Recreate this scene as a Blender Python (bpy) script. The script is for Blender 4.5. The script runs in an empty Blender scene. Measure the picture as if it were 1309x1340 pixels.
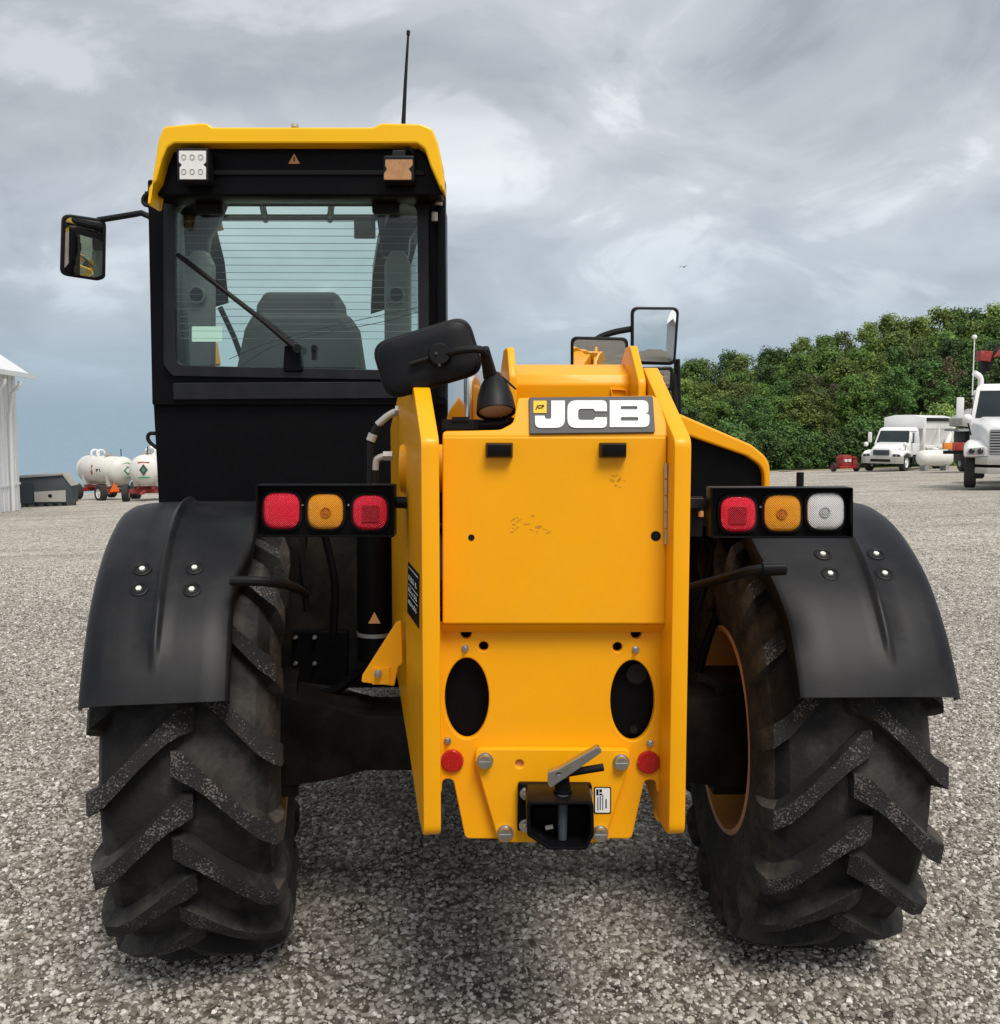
import bpy, bmesh, math, random
from math import radians, sin, cos, pi, sqrt, atan2
from mathutils import Vector, Matrix, noise as mnoise

random.seed(7)
SC = bpy.context.scene
COL = SC.collection

# ------------------------------------------------------------------ camera
F, CX, CY = 1311.0, 654.5, 670.0            # focal length and centre in photo pixels
PITCH, CAM_H = radians(5.0), 1.55
cam_d = bpy.data.cameras.new('camera')
cam_d.sensor_fit = 'HORIZONTAL'; cam_d.sensor_width = 36.0
cam_d.lens = 36.0 * F / 1309.0
cam_d.clip_start = 0.05; cam_d.clip_end = 3000
cam = bpy.data.objects.new('camera', cam_d); COL.objects.link(cam)
cam.location = (0, 0, CAM_H); cam.rotation_euler = (pi / 2 - PITCH, 0, 0)
SC.camera = cam

# ------------------------------------------------------------------ light
SUN_AZ, SUN_EL = radians(158), radians(57)   # azimuth clockwise from +Y (away from camera)
SC.view_settings.view_transform = 'Standard'
SC.view_settings.look = 'None'
SC.view_settings.gamma = 1.0
SC.view_settings.use_curve_mapping = False
SC.view_settings.exposure = 1.06
sun_d = bpy.data.lights.new('sun', 'SUN'); sun_d.energy = 1.5; sun_d.angle = radians(24)
sun_d.color = (1.0, 0.95, 0.88)
sun = bpy.data.objects.new('sun', sun_d); COL.objects.link(sun)
sdir = Vector((sin(SUN_AZ) * cos(SUN_EL), cos(SUN_AZ) * cos(SUN_EL), sin(SUN_EL)))
sun.rotation_euler = sdir.to_track_quat('Z', 'Y').to_euler()
sun.location = (0, 0, 30)

W = bpy.data.worlds.new('World'); SC.world = W; W.use_nodes = True
def build_world():
    nt = W.node_tree; N = nt.nodes; L = nt.links; N.clear()
    out = N.new('ShaderNodeOutputWorld'); bg = N.new('ShaderNodeBackground')
    L.new(bg.outputs[0], out.inputs[0])
    sky = N.new('ShaderNodeTexSky'); sky.sky_type = 'NISHITA'; sky.sun_disc = False
    sky.sun_elevation = SUN_EL; sky.sun_rotation = SUN_AZ; sky.dust_density = 2.0
    tc = N.new('ShaderNodeTexCoord')
    sep = N.new('ShaderNodeSeparateXYZ'); L.new(tc.outputs['Generated'], sep.inputs[0])
    def math_(op, a, b=None, clamp=False):
        m = N.new('ShaderNodeMath'); m.operation = op; m.use_clamp = clamp
        for i, v in enumerate((a, b)):
            if v is None: continue
            if isinstance(v, (int, float)): m.inputs[i].default_value = v
            else: L.new(v, m.inputs[i])
        return m.outputs[0]
    zc = math_('MAXIMUM', sep.outputs[2], 0.0)
    comb0 = N.new('ShaderNodeCombineXYZ')
    L.new(sep.outputs[0], comb0.inputs[0]); L.new(sep.outputs[1], comb0.inputs[1])
    L.new(math_('MAXIMUM', sep.outputs[2], 0.03), comb0.inputs[2])
    L.new(comb0.outputs[0], sky.inputs[0])
    # cloud deck: project the view direction on a plane overhead
    den = math_('ADD', zc, 0.34)
    comb = N.new('ShaderNodeCombineXYZ')
    L.new(math_('DIVIDE', sep.outputs[0], den), comb.inputs[0])
    L.new(math_('DIVIDE', sep.outputs[1], den), comb.inputs[1])
    def noise(scale, detail, rough, dist, off):
        mp = N.new('ShaderNodeMapping'); mp.inputs['Location'].default_value = off
        mp.inputs['Scale'].default_value = (1.0, 1.0, 1)
        L.new(comb.outputs[0], mp.inputs[0])
        n = N.new('ShaderNodeTexNoise'); n.inputs['Scale'].default_value = scale
        n.inputs['Detail'].default_value = detail; n.inputs['Roughness'].default_value = rough
        n.inputs['Distortion'].default_value = dist
        L.new(mp.outputs[0], n.inputs['Vector']); return n.outputs[0]
    def ramp(src, stops):
        r = N.new('ShaderNodeValToRGB'); r.color_ramp.interpolation = 'EASE'
        e = r.color_ramp.elements
        while len(e) < len(stops): e.new(0.5)
        for i, (p, c) in enumerate(stops): e[i].position = p; e[i].color = (*c, 1)
        L.new(src, r.inputs[0]); return r.outputs[0]
    def mixc(mode, fac, a, b):
        m = N.new('ShaderNodeMix'); m.data_type = 'RGBA'; m.blend_type = mode
        if isinstance(fac, (int, float)): m.inputs[0].default_value = fac
        else: L.new(fac, m.inputs[0])
        for s, v in ((6, a), (7, b)):
            if isinstance(v, tuple): m.inputs[s].default_value = (*v, 1)
            else: L.new(v, m.inputs[s])
        return m.outputs[2]
    big = noise(1.15, 4, 0.5, 0.5, (7.32, 0.2, 2.2))
    mid = noise(3.0, 9, 0.55, 0.5, (1.7, 1.2, 3.0))
    base = ramp(zc, [(0.0, (0.270, 0.375, 0.465)), (0.05, (0.345, 0.43, 0.515)), (0.13, (0.475, 0.525, 0.58)), (0.26, (0.545, 0.57, 0.597)), (0.5, (0.555, 0.58, 0.603))])
    cloud = ramp(mid, [(0.30, (0.66, 0.68, 0.70)), (0.42, (0.90, 0.91, 0.92)), (0.52, (1.05, 1.045, 1.03)), (0.64, (1.42, 1.40, 1.36))])
    dark = ramp(big, [(0.34, (0.74, 0.75, 0.765)), (0.47, (0.92, 0.925, 0.935)), (0.56, (1.04, 1.04, 1.04)), (0.7, (1.16, 1.16, 1.15))])
    amount = ramp(zc, [(0.0, (0.0, 0.0, 0.0)), (0.04, (0.2, 0.2, 0.2)), (0.14, (0.7, 0.7, 0.7)), (0.3, (0.95, 0.95, 0.95))])
    c1 = mixc('MULTIPLY', amount, base, cloud)
    c2 = mixc('MULTIPLY', amount, c1, dark)
    skyd = mixc('MULTIPLY', 1.0, sky.outputs[0], (0.10, 0.10, 0.10))
    fin = mixc('MIX', 0.12, c2, skyd)
    L.new(fin, bg.inputs[0]); bg.inputs[1].default_value = 0.575
build_world()
SC.cycles.use_denoising = True
SC.cycles.max_bounces = 8
SC.cycles.transparent_max_bounces = 12

# ------------------------------------------------------------------ helpers
CP, SP = cos(PITCH), sin(PITCH)
def P(px, py, Y):
    """photo pixel at ground-plane distance Y (metres) -> world point"""
    u, v = px - CX, CY - py
    t = Y / (F * CP + v * SP)
    return Vector((u * t, Y, CAM_H + (-F * SP + v * CP) * t))
def proj(w):
    d = w - Vector((0, 0, CAM_H))
    dep = d.y * CP - d.z * SP; up = d.y * SP + d.z * CP
    return CX + F * d.x / dep, CY - F * up / dep

def link(o, parent=None):
    COL.objects.link(o)
    if parent is not None:
        o.parent = parent
        o.matrix_parent_inverse = parent_world(parent).inverted()
    return o
def parent_world(p):
    m = p.matrix_basis.copy()
    if p.parent: m = parent_world(p.parent) @ p.matrix_parent_inverse @ m
    return m
def tag(o, label=None, cat=None, group=None, kind=None):
    if label: o['label'] = label
    if cat: o['category'] = cat
    if group: o['group'] = group
    if kind: o['kind'] = kind
    return o
def thing(name, loc, label, cat, group=None, rz=0.0):
    o = bpy.data.objects.new(name, None); o.empty_display_size = 0.2
    o.location = loc; o.rotation_euler = (0, 0, rz); COL.objects.link(o)
    return tag(o, label, cat, group)
def sub_empty(name, loc, parent, rz=0.0):
    o = bpy.data.objects.new(name, None); o.empty_display_size = 0.1
    o.location = loc; o.rotation_euler = (0, 0, rz)
    return link(o, parent)
def finish(me, mats, smooth=35):
    for m in (mats if isinstance(mats, (list, tuple)) else [mats]): me.materials.append(m)
    if smooth:
        for p in me.polygons: p.use_smooth = True
        me.set_sharp_from_angle(angle=radians(smooth))
    return me
def obj(name, bm, mats, parent=None, smooth=35, bevel=0.0, segs=2, local=False):
    if bevel:
        es = [e for e in bm.edges if len(e.link_faces) == 2 and e.calc_face_angle(0) > radians(25)]
        if es: bmesh.ops.bevel(bm, geom=es, offset=bevel, segments=segs, affect='EDGES', profile=0.6, clamp_overlap=True)
    me = bpy.data.meshes.new(name); bm.to_mesh(me); bm.free()
    finish(me, mats, smooth)
    o = bpy.data.objects.new(name, me)
    if local: COL.objects.link(o); o.parent = parent      # mesh given in the parent's own space
    else: link(o, parent)
    return o
def box(bm, lo, hi, M=None):
    vs = [bm.verts.new((x, y, z)) for x in (lo[0], hi[0]) for y in (lo[1], hi[1]) for z in (lo[2], hi[2])]
    for f in ((0,1,3,2), (4,6,7,5), (0,4,5,1), (2,3,7,6), (0,2,6,4), (1,5,7,3)):
        bm.faces.new([vs[i] for i in f])
    if M is not None: bmesh.ops.transform(bm, matrix=M, verts=vs)
    return vs
def cyl(bm, p0, p1, r0, r1=None, seg=16, cap=True):
    p0, p1 = Vector(p0), Vector(p1); r1 = r0 if r1 is None else r1
    d = (p1 - p0).normalized(); q = d.to_track_quat('Z', 'Y').to_matrix()
    A, B = [], []
    for i in range(seg):
        v = q @ Vector((cos(2 * pi * i / seg), sin(2 * pi * i / seg), 0))
        A.append(bm.verts.new(p0 + v * r0)); B.append(bm.verts.new(p1 + v * r1))
    for i in range(seg):
        j = (i + 1) % seg; bm.faces.new((A[i], A[j], B[j], B[i]))
    if cap:
        bm.faces.new(A[::-1]); bm.faces.new(B)
    return A + B
def tube(bm, pts, r, seg=8, smooth=0, cap=True):
    pts = [Vector(p) for p in pts]
    for _ in range(smooth):
        q = [pts[0]]
        for a, b in zip(pts, pts[1:]): q += [a * .75 + b * .25, a * .25 + b * .75]
        pts = q + [pts[-1]]
    rs = r if isinstance(r, (list, tuple)) else None
    n = len(pts); prev = None; up = None
    for i, p in enumerate(pts):
        t = (pts[min(i + 1, n - 1)] - pts[max(i - 1, 0)]).normalized()
        if up is None: up = t.orthogonal().normalized()
        up = (up - t * up.dot(t)).normalized(); sd = t.cross(up)
        rr = (rs[0] + (rs[1] - rs[0]) * i / (n - 1)) if rs else r
        ring = [bm.verts.new(p + (up * cos(2 * pi * k / seg) + sd * sin(2 * pi * k / seg)) * rr) for k in range(seg)]
        if prev:
            for k in range(seg): bm.faces.new((prev[k], prev[(k + 1) % seg], ring[(k + 1) % seg], ring[k]))
        elif cap: bm.faces.new(ring[::-1])
        prev = ring
    if cap: bm.faces.new(prev)
def loft(bm, rings, close=True, cap=True):
    R = [[bm.verts.new(p) for p in r] for r in rings]
    n = len(R[0])
    for a, b in zip(R, R[1:]):
        for k in range(n if close else n - 1):
            bm.faces.new((a[k], a[(k + 1) % n], b[(k + 1) % n], b[k]))
    if cap and close:
        bm.faces.new(R[0][::-1]); bm.faces.new(R[-1])
    return R
def lathe(bm, prof, axis='X', seg=48, closed=False, M=None):
    rings = []
    for (a, r) in prof:
        ring = []
        for k in range(seg):
            th = 2 * pi * k / seg
            v = (a, r * cos(th), r * sin(th)) if axis == 'X' else ((r * cos(th), r * sin(th), a) if axis == 'Z' else (r * cos(th), a, r * sin(th)))
            ring.append(bm.verts.new(v if M is None else M @ Vector(v)))
        rings.append(ring)
    rr = rings + ([rings[0]] if closed else [])
    for a, b in zip(rr, rr[1:]):
        for k in range(seg): bm.faces.new((a[k], a[(k + 1) % seg], b[(k + 1) % seg], b[k]))
    return rings
def rnd(pts, r, seg=5):
    """fillet a polygon; r one radius or one per corner"""
    out = []; n = len(pts)
    for i in range(n):
        p = Vector(pts[i][:2]); a = Vector(pts[i - 1][:2]); b = Vector(pts[(i + 1) % n][:2])
        rr = r[i] if isinstance(r, (list, tuple)) else r
        if rr <= 0: out.append((p.x, p.y)); continue
        da, db = (a - p), (b - p); la, lb = da.length, db.length; da /= la; db /= lb
        ang = da.angle(db, pi)
        if ang > radians(176): out.append((p.x, p.y)); continue
        d = min(rr / math.tan(ang / 2), la * .48, lb * .48)
        s, e = p + da * d, p + db * d
        for k in range(seg + 1):
            t = k / seg
            q = s * (1 - t) ** 2 + p * (2 * t * (1 - t)) + e * t ** 2
            out.append((q.x, q.y))
    return out
def rect(x0, y0, x1, y1, r=0, seg=5):
    pts = [(x0, y0), (x1, y0), (x1, y1), (x0, y1)]
    return rnd(pts, r, seg) if r else pts
def ell(x, y, rx, ry=None, n=28):
    ry = rx if ry is None else ry
    return [(x + rx * cos(2 * pi * k / n), y + ry * sin(2 * pi * k / n)) for k in range(n)]
def slab(name, loops, M, th, mats, parent, bev=0.0015, smooth=35):
    """flat plate from 2-D loops (outer + holes) in the XY plane of M, from z=0 to z=-th"""
    cu = bpy.data.curves.new('tmp', 'CURVE'); cu.dimensions = '2D'; cu.fill_mode = 'BOTH'
    bev = min(bev, th * .45)
    cu.extrude = max(th / 2 - bev, 1e-5); cu.bevel_depth = bev; cu.bevel_resolution = 1; cu.offset = -bev
    for lp in loops:
        s = cu.splines.new('POLY'); s.points.add(len(lp) - 1); s.use_cyclic_u = True
        for p, (x, y) in zip(s.points, lp): p.co = (x, y, 0, 1)
    to = bpy.data.objects.new('tmp', cu)
    me = bpy.data.meshes.new_from_object(to)
    bpy.data.objects.remove(to); bpy.data.curves.remove(cu)
    me.materials.clear()
    me.transform(M @ Matrix.Translation((0, 0, -th / 2)))
    me.name = name
    finish(me, mats, smooth)
    return link(bpy.data.objects.new(name, me), parent)
def MY(Y):       # curve x,y -> world X,Z on the plane at Y, front face towards the camera
    return Matrix(((1, 0, 0, 0), (0, 0, -1, Y), (0, 1, 0, 0), (0, 0, 0, 1)))
def plate(name, loops, Y, th, mats, parent, bev=0.0015, smooth=35):
    """loops in photo pixels on the vertical plane at distance Y, thickness going away"""
    return slab(name, [[(P(x, y, Y).x, P(x, y, Y).z) for x, y in lp] for lp in loops], MY(Y), th, mats, parent, bev, smooth)
def axes(o, ux, uy, uz):
    ux, uy, uz = Vector(ux), Vector(uy), Vector(uz)
    return Matrix(((ux.x, uy.x, uz.x, o[0]), (ux.y, uy.y, uz.y, o[1]), (ux.z, uy.z, uz.z, o[2]), (0, 0, 0, 1)))

# ------------------------------------------------------------------ materials
def mat(name, col, rough=0.5, metal=0.0, coat=0.0, spec=0.5, var=0.0, vscale=8.0, bump=0.0, bscale=60.0, dust=0.0, dustcol=(.33, .29, .24), dscale=5.0, rvar=0.0):
    m = bpy.data.materials.new(name); m.use_nodes = True
    nt = m.node_tree; N, L = nt.nodes, nt.links; b = N['Principled BSDF']
    b.inputs['Roughness'].default_value = rough; b.inputs['Metallic'].default_value = metal
    b.inputs['Specular IOR Level'].default_value = spec
    b.inputs['Coat Weight'].default_value = coat; b.inputs['Coat Roughness'].default_value = 0.08
    b.inputs['Base Color'].default_value = (*col, 1)
    tc = N.new('ShaderNodeTexCoord')
    def nz(sc, det=5, rg=.6):
        n = N.new('ShaderNodeTexNoise'); n.inputs['Scale'].default_value = sc; n.inputs['Detail'].default_value = det
        n.inputs['Roughness'].default_value = rg; L.new(tc.outputs['Object'], n.inputs['Vector']); return n.outputs[0]
    def mr(src, a, b_, c, d):
        n = N.new('ShaderNodeMapRange'); n.inputs[1].default_value = a; n.inputs[2].default_value = b_
        n.inputs[3].default_value = c; n.inputs[4].default_value = d; L.new(src, n.inputs[0]); return n.outputs[0]
    def mx(fac, a, b_, mode='MIX'):
        n = N.new('ShaderNodeMix'); n.data_type = 'RGBA'; n.blend_type = mode; L.new(fac, n.inputs[0])
        for s, v in ((6, a), (7, b_)):
            if isinstance(v, tuple): n.inputs[s].default_value = (*v, 1)
            else: L.new(v, n.inputs[s])
        return n.outputs[2]
    c = (*col,)
    if var:
        c = mx(mr(nz(vscale), .3, .7, 0, 1), tuple(x * (1 - var) for x in col), tuple(min(1, x * (1 + var)) for x in col))
    if dust:
        d = mr(nz(dscale, 9, .68), .46, .72, 0, dust)
        c = mx(d, c, dustcol)
        L.new(mr(d, 0, 1, rough, .9), b.inputs['Roughness'])
    elif rvar:
        L.new(mr(nz(vscale * .6), .3, .7, rough - rvar, rough + rvar), b.inputs['Roughness'])
    if not isinstance(c, tuple): L.new(c, b.inputs['Base Color'])
    if bump:
        bp = N.new('ShaderNodeBump'); bp.inputs['Strength'].default_value = bump; bp.inputs['Distance'].default_value = .01
        L.new(nz(bscale, 6), bp.inputs['Height']); L.new(bp.outputs[0], b.inputs['Normal'])
    return m

M = {}
M['yellow'] = mat('yellow_paint', (.93, .40, .002), .40, coat=.10, spec=.28, var=.05, vscale=2.5, bump=.03, bscale=140, dust=.10, dustcol=(.60, .33, .05), dscale=7)
M['yellow_roof'] = mat('yellow_roof_paint', (.95, .52, .004), .40, coat=.12, spec=.3, var=.03, vscale=4, rvar=.05)
M['yellow_dirty'] = mat('yellow_rim_paint', (.62, .25, .02), .55, var=.1, dust=.7, dscale=9)
M['rim_lip'] = mat('bare_rim_lip', (.60, .30, .16), .45, var=.15)
M['residue'] = mat('glue_residue', (.60, .27, .008), .8, var=.25, vscale=90)
M['black'] = mat('black_paint', (.0042, .0042, .005), .36, spec=.09, var=.2, rvar=.08, bump=.03, bscale=90)
M['black_dirty'] = mat('black_chassis_paint', (.006, .0055, .005), .5, spec=.15, var=.2, dust=.16, dustcol=(.12, .095, .07), dscale=6)
M['plastic'] = mat('black_fender_plastic', (.0085, .009, .011), .42, spec=.19, var=.1, vscale=5, bump=.05, bscale=7, rvar=.06, dust=.10, dustcol=(.16, .15, .14), dscale=4)
M['matte'] = mat('matt_black_plastic', (.007, .007, .0078), .5, spec=.25, var=.15)
M['trim'] = mat('grey_black_trim', (.012, .0122, .015), .38, spec=.3, var=.35, vscale=14)
M['rubber'] = mat('tyre_rubber', (.017, .0165, .016), .75, spec=.25, var=.25, bump=.35, bscale=45, dust=.75, dustcol=(.105, .096, .084), dscale=4)
def lug_mat():
    m = mat('worn_lug_rubber', (.018, .017, .016), .85, bump=.5, bscale=220)
    nt = m.node_tree; N, L = nt.nodes, nt.links; b = N['Principled BSDF']
    tc = N.new('ShaderNodeTexCoord'); n = N.new('ShaderNodeTexNoise'); n.inputs['Scale'].default_value = 190; n.inputs['Detail'].default_value = 3
    n2 = N.new('ShaderNodeTexNoise'); n2.inputs['Scale'].default_value = 11
    L.new(tc.outputs['Object'], n.inputs['Vector']); L.new(tc.outputs['Object'], n2.inputs['Vector'])
    ad = N.new('ShaderNodeMath'); ad.operation = 'MULTIPLY_ADD'; ad.inputs[1].default_value = .5; L.new(n2.outputs[0], ad.inputs[0]); L.new(n.outputs[0], ad.inputs[2])
    r = N.new('ShaderNodeValToRGB'); e = r.color_ramp.elements
    e[0].position = .82; e[0].color = (.012, .0115, .011, 1); e[1].position = .96; e[1].color = (.17, .15, .135, 1)
    L.new(ad.outputs[0], r.inputs[0]); L.new(r.outputs[0], b.inputs['Base Color'])
    return m
M['lug'] = lug_mat()
M['mud'] = mat('dried_mud_rubber', (.026, .023, .020), .9, var=.4, vscale=14, bump=.6, bscale=50, dust=.7, dustcol=(.13, .105, .08), dscale=11)
M['steel'] = mat('zinc_steel', (.55, .56, .54), .32, metal=1, var=.12, vscale=40)
M['chrome'] = mat('polished_steel', (.72, .72, .72), .12, metal=1)
M['mirror'] = mat('mirror_glass', (.86, .88, .88), .015, metal=1)
M['white_bolt'] = mat('white_bolt_cap', (.72, .72, .66), .45)
M['seat'] = mat('dark_grey_seat_cloth', (.045, .047, .052), .85, var=.15, bump=.15, bscale=200)
M['grey_trim'] = mat('grey_cab_lining', (.16, .17, .17), .7, var=.1)
M['white'] = mat('white_paint', (.78, .78, .77), .4, var=.05, vscale=2, coat=.15)
M['white_print'] = mat('white_letter_print', (.82, .82, .80), .45)
M['badge'] = mat('charcoal_badge', (.045, .046, .050), .5, var=.1)
M['decal_black'] = mat('black_decal', (.006, .006, .006), .5, spec=.2)
M['orange'] = mat('orange_reflective', (.85, .16, .02), .5)
M['amber_sticker'] = mat('amber_sticker', (.75, .36, .14), .55)
M['red_paint'] = mat('red_machine_paint', (.30, .018, .012), .5, var=.25, dust=.3)
M['orange_paint'] = mat('orange_machine_paint', (.75, .24, .03), .5)
M['tank_white'] = mat('tank_white_paint', (.70, .69, .64), .42, var=.08, vscale=1.5, dust=.25, dustcol=(.5, .46, .4), dscale=1.2)
M['barn_white'] = mat('white_ribbed_metal', (.72, .73, .74), .5, var=.04, vscale=.6)
M['grey_steel'] = mat('grey_galvanised', (.33, .34, .34), .5, metal=.4, var=.15, vscale=2)
M['dark_grey'] = mat('dark_grey_paint', (.045, .055, .065), .5, var=.15, vscale=1.5)
M['dull_silver'] = mat('dull_silver_sheet', (.42, .40, .37), .55, metal=.3, var=.15, vscale=1.5)
M['tyre_plain'] = mat('plain_tyre', (.022, .022, .022), .8, var=.2)
M['dark_glass'] = mat('dark_window_glass', (.02, .028, .03), .12, spec=.5)
M['green_print'] = mat('green_print', (.05, .25, .13), .5)
M['red_print'] = mat('red_print', (.45, .06, .06), .5)
M['bark'] = mat('tree_bark', (.06, .048, .038), .9, var=.3)

def lens_mat(name, col, trans=.0, scale=84):
    m = mat(name, col, .22, coat=.25)
    nt = m.node_tree; N, L = nt.nodes, nt.links; b = N['Principled BSDF']
    tc = N.new('ShaderNodeTexCoord'); mp = N.new('ShaderNodeMapping'); mp.inputs['Rotation'].default_value = (0, radians(45), 0)
    L.new(tc.outputs['Object'], mp.inputs[0])
    hs = []
    for d in ('X', 'Z'):
        w = N.new('ShaderNodeTexWave'); w.wave_type = 'BANDS'; w.bands_direction = d; w.inputs['Scale'].default_value = scale
        L.new(mp.outputs[0], w.inputs[0]); hs.append(w.outputs[1])
    a = N.new('ShaderNodeMath'); a.operation = 'MULTIPLY'; L.new(hs[0], a.inputs[0]); L.new(hs[1], a.inputs[1])
    bp = N.new('ShaderNodeBump'); bp.inputs['Strength'].default_value = .7; bp.inputs['Distance'].default_value = .004
    L.new(a.outputs[0], bp.inputs['Height']); L.new(bp.outputs[0], b.inputs['Normal'])
    r = N.new('ShaderNodeMix'); r.data_type = 'RGBA'; L.new(a.outputs[0], r.inputs[0])
    r.inputs[6].default_value = (*[c * .78 for c in col], 1); r.inputs[7].default_value = (*[min(1, c * 1.2) for c in col], 1)
    L.new(r.outputs[2], b.inputs['Base Color'])
    return m
M['lens_red'] = lens_mat('red_lens', (.95, .012, .045))
M['lens_red_dark'] = lens_mat('dark_red_lens', (.42, .006, .018))
M['lens_amber'] = lens_mat('amber_lens', (.98, .36, .010))
M['lens_amber_dark'] = lens_mat('dark_amber_lens', (.62, .17, .01))
M['lens_clear'] = lens_mat('clear_lens', (.55, .56, .57))
M['lens_clear_bright'] = lens_mat('bright_clear_lens', (.84, .84, .85))
M['lens_led'] = mat('led_lens', (.80, .80, .78), .15, coat=.5, bump=.2, bscale=40)
M['led_dot'] = mat('led_reflector', (.42, .42, .38), .2)
M['lens_tan'] = mat('dusty_amber_lamp', (.45, .23, .10), .5, var=.2, vscale=60)
M['reflector'] = lens_mat('red_reflector', (.62, .006, .008), scale=120)

def glass_mat(name, tint, ior=.6):
    m = bpy.data.materials.new(name); m.use_nodes = True; nt = m.node_tree; N, L = nt.nodes, nt.links
    N.remove(N['Principled BSDF']); out = N['Material Output']
    t = N.new('ShaderNodeBsdfTransparent'); t.inputs[0].default_value = (*tint, 1)
    g = N.new('ShaderNodeBsdfGlossy'); g.inputs[1].default_value = .02
    lw0 = N.new('ShaderNodeLayerWeight'); lw0.inputs[0].default_value = .5
    pw = N.new('ShaderNodeMath'); pw.operation = 'POWER'; pw.inputs[1].default_value = 5; L.new(lw0.outputs['Facing'], pw.inputs[0])
    lw = N.new('ShaderNodeMath'); lw.operation = 'MULTIPLY_ADD'; lw.inputs[1].default_value = ior; lw.inputs[2].default_value = .035; L.new(pw.outputs[0], lw.inputs[0])
    mx = N.new('ShaderNodeMixShader'); L.new(lw.outputs[0], mx.inputs[0]); L.new(t.outputs[0], mx.inputs[1]); L.new(g.outputs[0], mx.inputs[2])
    L.new(mx.outputs[0], out.inputs[0]); return m
M['glass'] = glass_mat('green_tinted_glass', (.92, .99, .955))
M['screen_glass'] = glass_mat('thin_screen_glass', (.95, 1.0, .97), .12)

def ground_mat():
    m = bpy.data.materials.new('crushed_gravel'); m.use_nodes = True; nt = m.node_tree; N, L = nt.nodes, nt.links
    b = N['Principled BSDF']; b.inputs['Roughness'].default_value = .9
    tc = N.new('ShaderNodeTexCoord')
    def vor(sc):
        v = N.new('ShaderNodeTexVoronoi'); v.inputs['Scale'].default_value = sc; L.new(tc.outputs['Object'], v.inputs['Vector']); return v
    def nz(sc, d=6):
        n = N.new('ShaderNodeTexNoise'); n.inputs['Scale'].default_value = sc; n.inputs['Detail'].default_value = d; L.new(tc.outputs['Object'], n.inputs['Vector']); return n.outputs[0]
    def ramp(src, stops):
        r = N.new('ShaderNodeValToRGB'); e = r.color_ramp.elements
        while len(e) < len(stops): e.new(.5)
        for i, (p, c) in enumerate(stops): e[i].position = p; e[i].color = (*c, 1)
        L.new(src, r.inputs[0]); return r.outputs[0]
    def mx(mode, fac, a, b_):
        n = N.new('ShaderNodeMix'); n.data_type = 'RGBA'; n.blend_type = mode
        n.inputs[0].default_value = fac
        L.new(a, n.inputs[6]); L.new(b_, n.inputs[7]); return n.outputs[2]
    v1, v2 = vor(34), vor(13)
    sep = N.new('ShaderNodeSeparateColor'); L.new(v1.outputs['Color'], sep.inputs[0])
    sep2 = N.new('ShaderNodeSeparateColor'); L.new(v2.outputs['Color'], sep2.inputs[0])
    stone = ramp(sep.outputs[0], [(0, (.20, .18, .15)), (.3, (.43, .395, .335)), (.6, (.56, .525, .455)), (.85, (.66, .62, .555)), (1, (.80, .77, .72))])
    big = ramp(sep2.outputs[0], [(0, (.62, .62, .62)), (.5, (1, 1, 1)), (1, (1.25, 1.25, 1.25))])
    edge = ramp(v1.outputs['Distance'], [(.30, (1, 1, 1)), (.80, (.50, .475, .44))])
    patch = ramp(nz(.22), [(.3, (.80, .78, .75)), (.5, (1, 1, 1)), (.72, (1.12, 1.11, 1.08))])
    fine = ramp(nz(2.4), [(.3, (.86, .85, .84)), (.7, (1.1, 1.1, 1.1))])
    # faint wheel tracks, stretched along X far off
    mp = N.new('ShaderNodeMapping'); mp.inputs['Scale'].default_value = (.06, .9, 1); mp.inputs['Rotation'].default_value = (0, 0, radians(9)); L.new(tc.outputs['Object'], mp.inputs[0])
    tn = N.new('ShaderNodeTexNoise'); tn.inputs['Scale'].default_value = 1.0; tn.inputs['Detail'].default_value = 4; L.new(mp.outputs[0], tn.inputs['Vector'])
    track = ramp(tn.outputs[0], [(.34, (.78, .77, .76)), (.5, (1, 1, 1)), (.7, (1.1, 1.1, 1.09))])
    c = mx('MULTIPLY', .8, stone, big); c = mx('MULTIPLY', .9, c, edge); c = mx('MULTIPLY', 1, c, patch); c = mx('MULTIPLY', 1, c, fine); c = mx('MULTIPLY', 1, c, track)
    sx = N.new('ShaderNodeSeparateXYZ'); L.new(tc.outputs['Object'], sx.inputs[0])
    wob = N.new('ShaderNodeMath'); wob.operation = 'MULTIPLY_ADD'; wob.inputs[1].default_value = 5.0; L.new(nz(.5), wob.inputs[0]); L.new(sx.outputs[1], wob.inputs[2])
    gap_shade = ramp(wob.outputs[0], [(0, (.38, .355, .33)), (1, (1, 1, 1))])  # shade in the gaps between near stones, painted into the ground colour
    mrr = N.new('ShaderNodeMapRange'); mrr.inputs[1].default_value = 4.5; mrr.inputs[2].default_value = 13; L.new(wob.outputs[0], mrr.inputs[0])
    L.remove(gap_shade.node.inputs[0].links[0]); L.new(mrr.outputs[0], gap_shade.node.inputs[0])
    c = mx('MULTIPLY', 1, c, gap_shade)
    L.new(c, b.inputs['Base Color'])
    inv = N.new('ShaderNodeMath'); inv.operation = 'SUBTRACT'; inv.inputs[0].default_value = 1; L.new(v1.outputs['Distance'], inv.inputs[1])
    bp = N.new('ShaderNodeBump'); bp.inputs['Strength'].default_value = .9; bp.inputs['Distance'].default_value = .02
    L.new(inv.outputs[0], bp.inputs['Height']); L.new(bp.outputs[0], b.inputs['Normal'])
    return m
M['ground'] = ground_mat()
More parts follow.
